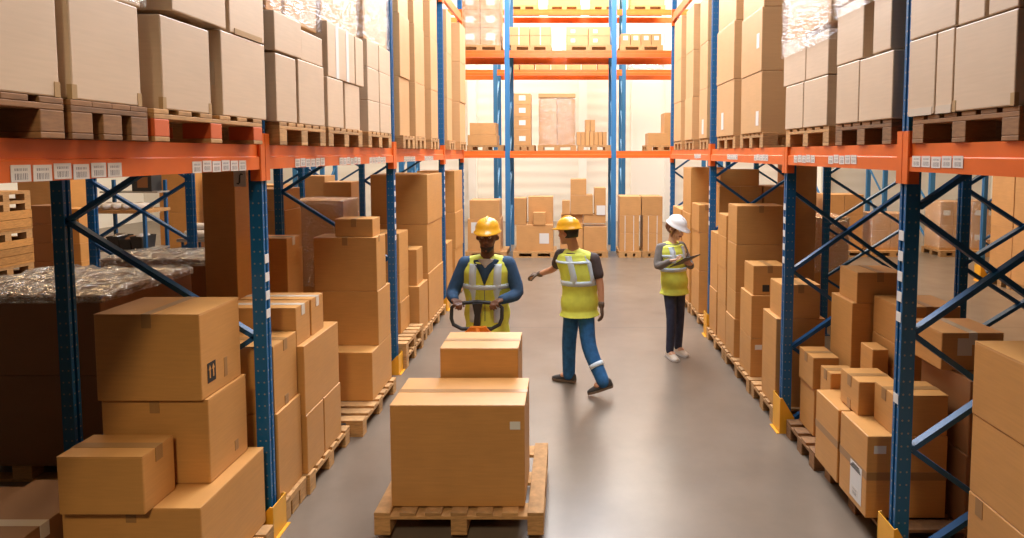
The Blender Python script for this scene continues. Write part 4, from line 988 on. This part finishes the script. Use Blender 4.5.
# woman with a clipboard
person('person in white helmet, grey shirt and hi-vis vest reading a clipboard',
       dict(P=(1.275, 7.03, .91), C=(1.24, 7.02, 1.16), N=(1.23, 7.01, 1.37), H=(1.28, 6.99, 1.545),
            shL=(1.36, 7.10, 1.315), shR=(1.09, 6.95, 1.315), elL=(1.45, 6.98, 1.09), elR=(1.04, 6.88, 1.09), wrL=(1.415, 6.79, 1.15), wrR=(1.17, 6.71, 1.205),
            hipL=(1.335, 7.07, .84), hipR=(1.21, 7.0, .84), knL=(1.345, 7.05, .48), knR=(1.225, 6.93, .48), anL=(1.345, 7.14, .088), anR=(1.22, 6.99, .088)),
       (.50, -.86), (.62, -.68, -.40),
       dict(g=.88, head=1.0, sleeve='long', bands=(2.2, 3.5), vw=.03, hemdrop=.05, vstrips=((.085, True, 2.9, 5.1), (-.085, True, 2.9, 5.1), (.08, False, 1.0, 5.1), (-.08, False, 1.0, 5.1)), hem=.1, bun=True, hairlow=-.07, legr=[.082, .058, .047], hs=.88,
            handL=((-.5, -.75, .35), (-.4, .1, 1), (-.7, .4, .3), .5), handR=((.75, -.45, .25), (.2, .1, 1), (.1, .9, .3), .5), toeL=(.45, -.9, 0), toeR=(.3, -.95, 0)),
       dict(skin=SKIN_F, legs=plain('navy_jeans', (.03, .036, .07), .8, noise=.2, nscale=20), top=GSH, hat=WHAT, lip=LIP, hair=HAIRR, shoe=PSHOE, sole=WTEE), (1.255, 6.98))
cb = thing('clipboard', (1.32, 6.66, 1.215), 'dark clipboard with white sheet held by the person in the white helmet', 'clipboard')
cb.rotation_euler = (-.48, -.12, .5)
part('board', MB().box(-.115, .115, -.155, .155, -.004, .004, .002), BLACK, cb); part('paper', MB().box(-.10, .10, -.145, .125, .004, .006), WHITE, cb); part('clip', MB().box(-.04, .04, .12, .152, .004, .016, .003), STEEL, cb)

# ------------------------------------------------------------------ more loads inside the clipboard side rack
b = carton('big wrapped carton in the rack behind, seen through the short post bracing', 3.5, 4.05, 8.55, 9.2, 0, 1.5, mat=KRAFT)
film('thin film round the big carton behind the short post bracing', 3.5, 4.05, 8.55, 9.2, .7, 1.5, step=.08)
carton('very tall brown carton behind the rack, reaching the beam past the short post', 2.98, 3.36, 8.05, 8.5, 0, 2.3, mat=KRAFT)

# ------------------------------------------------------------------ next aisle beyond the clipboard side
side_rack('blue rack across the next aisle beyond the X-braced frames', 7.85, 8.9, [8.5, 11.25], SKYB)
guard('yellow post guard across the next aisle, seen through X bracing', 7.85, 11.25, -1)
for k, (ya, yb_) in enumerate(((10.0, 10.48), (10.5, 11.05))):
    far_pallet('pallet under tall tan cartons across the next aisle, %s' % ['outer', 'post side'][k], 7.85, ya, 1.0, yb_-ya, 0, 'pallets across the next aisle')
    stack('of the tall pair across the next aisle, %s' % ['outer', 'post side'][k], 7.84, 8.6, ya, yb_, [.144, 1.1, 2.08], adj='tall tan', mat=FAR)
n = 0
FGR = 'wrapped loads at the far side beyond the X-braced frames'
for i, (xa, w, zs) in enumerate(((5.1, .75, [.144, .7, 1.25, 1.55]), (6.05, .9, [.144, .55, .95, 1.45]), (7.15, .9, [.144, .6, 1.0]), (8.75, .62, [.144, .72, 1.28]), (9.5, .62, [.144, .72, 1.3]))):
    nm = ['first', 'second', 'third', 'fourth', 'fifth'][i]
    far_pallet('far pallet beyond the X-braced frames, %s along the end rack' % nm, xa-.05, 13.86, w+.1, .76, 0, 'far pallets beyond the X-braced frames')
    for j in range(len(zs)-1):
        for q in range(2):
            b = carton('far wrapped box beyond the X bracing, %s load, %s layer, %s half' % (nm, TIER[len(zs)-1][j], ['aisle', 'outer'][q]), xa+q*w/2, xa+(q+1)*w/2-.005, 14.0, 14.6, zs[j], zs[j+1], mat=FAR, group=FGR)
            if i > 2: sticker(b, '-y', 0, .3, .16, .12)
    if i in (2, 3, 4): film('film round the %s far load beyond the X bracing' % nm, xa, xa+w-.005, 14.0, 14.6, .2, zs[-1], step=.15)

# ------------------------------------------------------------------ next aisle beyond the pallet truck side
CRATEW = wood('crate_wood', (.50, .23, .055))
def crate(label, x0, x1, y0, y1, z0, z1, nb):
    root = thing('wooden_crate', ((x0+x1)/2, (y0+y1)/2, z0), label, 'crate', 'wooden crates in the next aisle')
    w, d, h = (x1-x0)/2, (y1-y0)/2, z1-z0; bh = (h-.03)/nb
    part('crate_base', MB().box(-w, w, -d, d, 0, .03), CRATEW, root)
    for k in range(nb):
        z = .03+k*bh
        for s in (-1, 1):
            part('side_board', MB().box(-w, w, min(s*d, s*(d-.022)), max(s*d, s*(d-.022)), z+.004, z+bh-.004, .003), CRATEW, root)
            part('end_board', MB().box(min(s*w, s*(w-.022)), max(s*w, s*(w-.022)), -d+.023, d-.023, z+.004, z+bh-.004, .003), CRATEW, root)
    for sx in (-1, 1):
        for sy in (-1, 1): part('corner_batten', MB().box(sx*(w-.05)-.025, sx*(w-.05)+.025, sy*(d-.045)-.022, sy*(d-.045)+.022, .03, h, .003), CRATEW, root)
pz = 0
GC = 'wooden pallets between crates in the next aisle'
for k, (za, zb_, nb) in enumerate(((.144, .60, 3), (.745, 1.12, 3), (1.265, 1.56, 2))):
    far_pallet('pallet under the %s wooden crate in the next aisle' % ['lowest', 'middle', 'topmost'][k], -9.35, 8.4, 1.1, .8, za-.144, GC)
    crate('%s slatted wooden crate in the next aisle, at the picture edge' % ['lowest', 'middle', 'topmost'][k], -9.3, -8.24, 8.4, 9.2, za, zb_, nb)
far_pallet('empty pallet topping the wooden crates in the next aisle', -9.35, 8.4, 1.1, .8, 1.56, GC)
far_pallet('second empty pallet topping the wooden crates in the next aisle', -9.35, 8.4, 1.1, .8, 1.704, GC)
stack('of the five small cartons behind the crates', -8.8, -8.42, 9.75, 10.1, [0, .32, .64, .95, 1.26, 1.56], adj='small', mat=SHADE_BROWN)
stack('of the lighter column behind the crates', -8.38, -8.05, 9.85, 10.2, [0, .3, .62, .92, 1.22, 1.5], adj='tan', mat=KRAFT)
stack('of the tall cartons far behind the crates', -11.2, -10.2, 12.2, 12.9, [0, 1.0, 2.0], adj='orange-brown', mat=KRAFT)
stack('of the tall cartons far behind the workbench', -9.0, -8.2, 13.2, 13.9, [0, 1.1, 2.1], adj='orange-brown', mat=KRAFT)
stack('of the narrow cartons far behind the bundle cart', -8.0, -7.4, 13.3, 13.9, [0, .9, 1.95], adj='orange-brown', mat=KRAFT)
wb = thing('workbench', (-8.35, 11.4, 0), 'steel workbench with shelf of tools, seen under the rack brace', 'workbench')
for sx in (-.5, .5):
    for sy in (-.3, .3): part('leg', MB().box(sx-.025, sx+.025, sy-.025, sy+.025, 0, 1.9 if sy > 0 else 1.36), BLUEP, wb)
part('bench_top', MB().box(-.55, .55, -.35, .35, 1.3, 1.36), WOOD, wb); part('lower_shelf', MB().box(-.53, .53, -.33, .33, .58, .61), STEEL, wb); part('upper_shelf', MB().box(-.55, .55, .0, .35, 1.66, 1.69), STEEL, wb)
pk = carton('dark patterned machine box with white side on the workbench shelf', -8.3, -7.92, 11.42, 11.72, 1.69, 2.03, mat=BLACK); sticker(pk, '-y', .02, .17, .2, .2, SHADE_BROWN, 'print_panel'); sticker(pk, '-x', 0, .17, .28, .32, WHITE, 'white_side')
for k in range(5):
    x = -8.78+.19*k
    o = part('film_roll', MB().tube([(0, -.22, 0), (0, .22, 0)], .062, 14).tube([(0, -.235, 0), (0, .235, 0)], .028, 10), WTEE, None, smooth=True, loc=(x, 11.3, 1.4225))
    tag(o, 'white film roll lying on the workbench top, %s from the crates' % ['first', 'second', 'third', 'fourth', 'fifth'][k], 'roll', 'film rolls on the workbench')
for k in range(4):
    x = -8.69+.22*k
    cr = thing('plastic_bin', (x, 11.3, .613), 'dark plastic bin on the lower shelf of the workbench, %s from the crates' % ['first', 'second', 'third', 'fourth'][k], 'bin', 'bins on the workbench')
    h = .2+.05*(k % 2)
    part('bin_body', MB().rings([[(sx*a, sy*b2_, z) for sx, sy in ((-1, -1), (1, -1), (1, 1), (-1, 1))] for a, b2_, z in ((.09, .17, 0), (.11, .2, h), (.10, .19, h), (.082, .16, .02))]), GREY, cr); part('rim', MB().box(-.115, .115, -.205, -.195, h-.03, h), GREY, cr)
    part('contents', MB().ball((0, 0, h-.02), (.085, .16, .07), 12, 8), [WTEE, STEEL, SHADE_BROWN, WTEE][k], cr, smooth=True)
ct = thing('bundle_cart', (-7.4, 12.4, 0), 'low steel cart carrying pale rolled bundles beside the workbench', 'cart')
part('deck', MB().box(-.5, .5, -.35, .35, .62, .68), STEEL, ct)
for sx in (-.42, .42):
    for sy in (-.28, .28):
        l_ = part('leg', MB().box(sx-.02, sx+.02, sy-.02, sy+.02, .1, .62), BLUEP, ct); part('wheel', MB().tube([(sx-.02, sy, .06), (sx+.02, sy, .06)], .06, 14), GREY, l_)
for k in range(4):
    z = .76 if k < 3 else .90
    o = part('rolled_bundle', MB().tube([(-.4, 0, 0), (-.2, .01, .004), (.1, -.01, 0), (.4, .0, .003)], [.075, .08, .078, .07], 12), WTEE, None, smooth=True, loc=(-7.4, [12.2, 12.37, 12.55, 12.29][k], z))
    tag(o, 'pale rolled bundle on the low cart, %s' % ['front one', 'middle one', 'rear one', 'one lying on top'][k], 'bundle', 'rolled bundles on the cart')
pallet('wooden pallet under the film-wrapped load behind the second post', -4.05, 8.5, .95, .75, group=G1, nb=5)
carton('big film-wrapped brown carton behind the second post of the truck-side rack', -4.0, -3.2, 8.55, 9.15, .144, 1.74, mat=KRAFT)
film('glossy film round the big carton behind the second post', -4.0, -3.2, 8.55, 9.15, .5, 1.74, step=.08, amp=.02)
stack('of the next-row pile behind the narrow carton', -3.85, -3.45, 7.3, 7.75, [0, .6, 1.2, 1.72, 1.98], mat=KRAFT)
stack('of the further-row pile behind the film-wrapped carton', -3.95, -3.5, 9.7, 10.2, [0, .7, 1.4, 1.95], adj='tan', mat=KRAFT)
stack('of the farthest pile behind the second post', -4.95, -4.45, 11.0, 11.5, [0, .7, 1.4, 2.0], adj='tan', mat=FAR)
stack('of the far pile beside the back rack post', -6.2, -5.6, 11.6, 12.2, [0, .7, 1.35, 1.8], adj='tan', mat=FAR)

# say which rack a thing belongs to where its label does not yet
for o in list(COL.objects):
    if o.parent is None and o.get('category') in ('box', 'pallet', 'film') and 1.7 < abs(o.location.x) < 4.7 and o.location.y < 11.2:
        t = o['label']
        if not any(w in t for w in ('truck', 'clipboard', 'worker', 'woman', 'X ', 'X-')) and len(t.split()) <= 14:
            o['label'] = t+(', truck side' if o.location.x < 0 else ', clipboard side')
for o in list(COL.objects):      # films are built in world coordinates
    if o.parent is None and o.get('category') == 'film':
        c = sum((v.co for v in o.data.vertices), Vector())/len(o.data.vertices); t = o['label']
        o.data.transform(Matrix.Translation(-c)); o.location = c
        if 1.7 < abs(c.x) < 4.7 and c.y < 11.2 and not any(w in t for w in ('truck', 'clipboard', 'X', 'short post')) and len(t.split()) <= 14: o['label'] = t+(', truck side' if c.x < 0 else ', clipboard side')
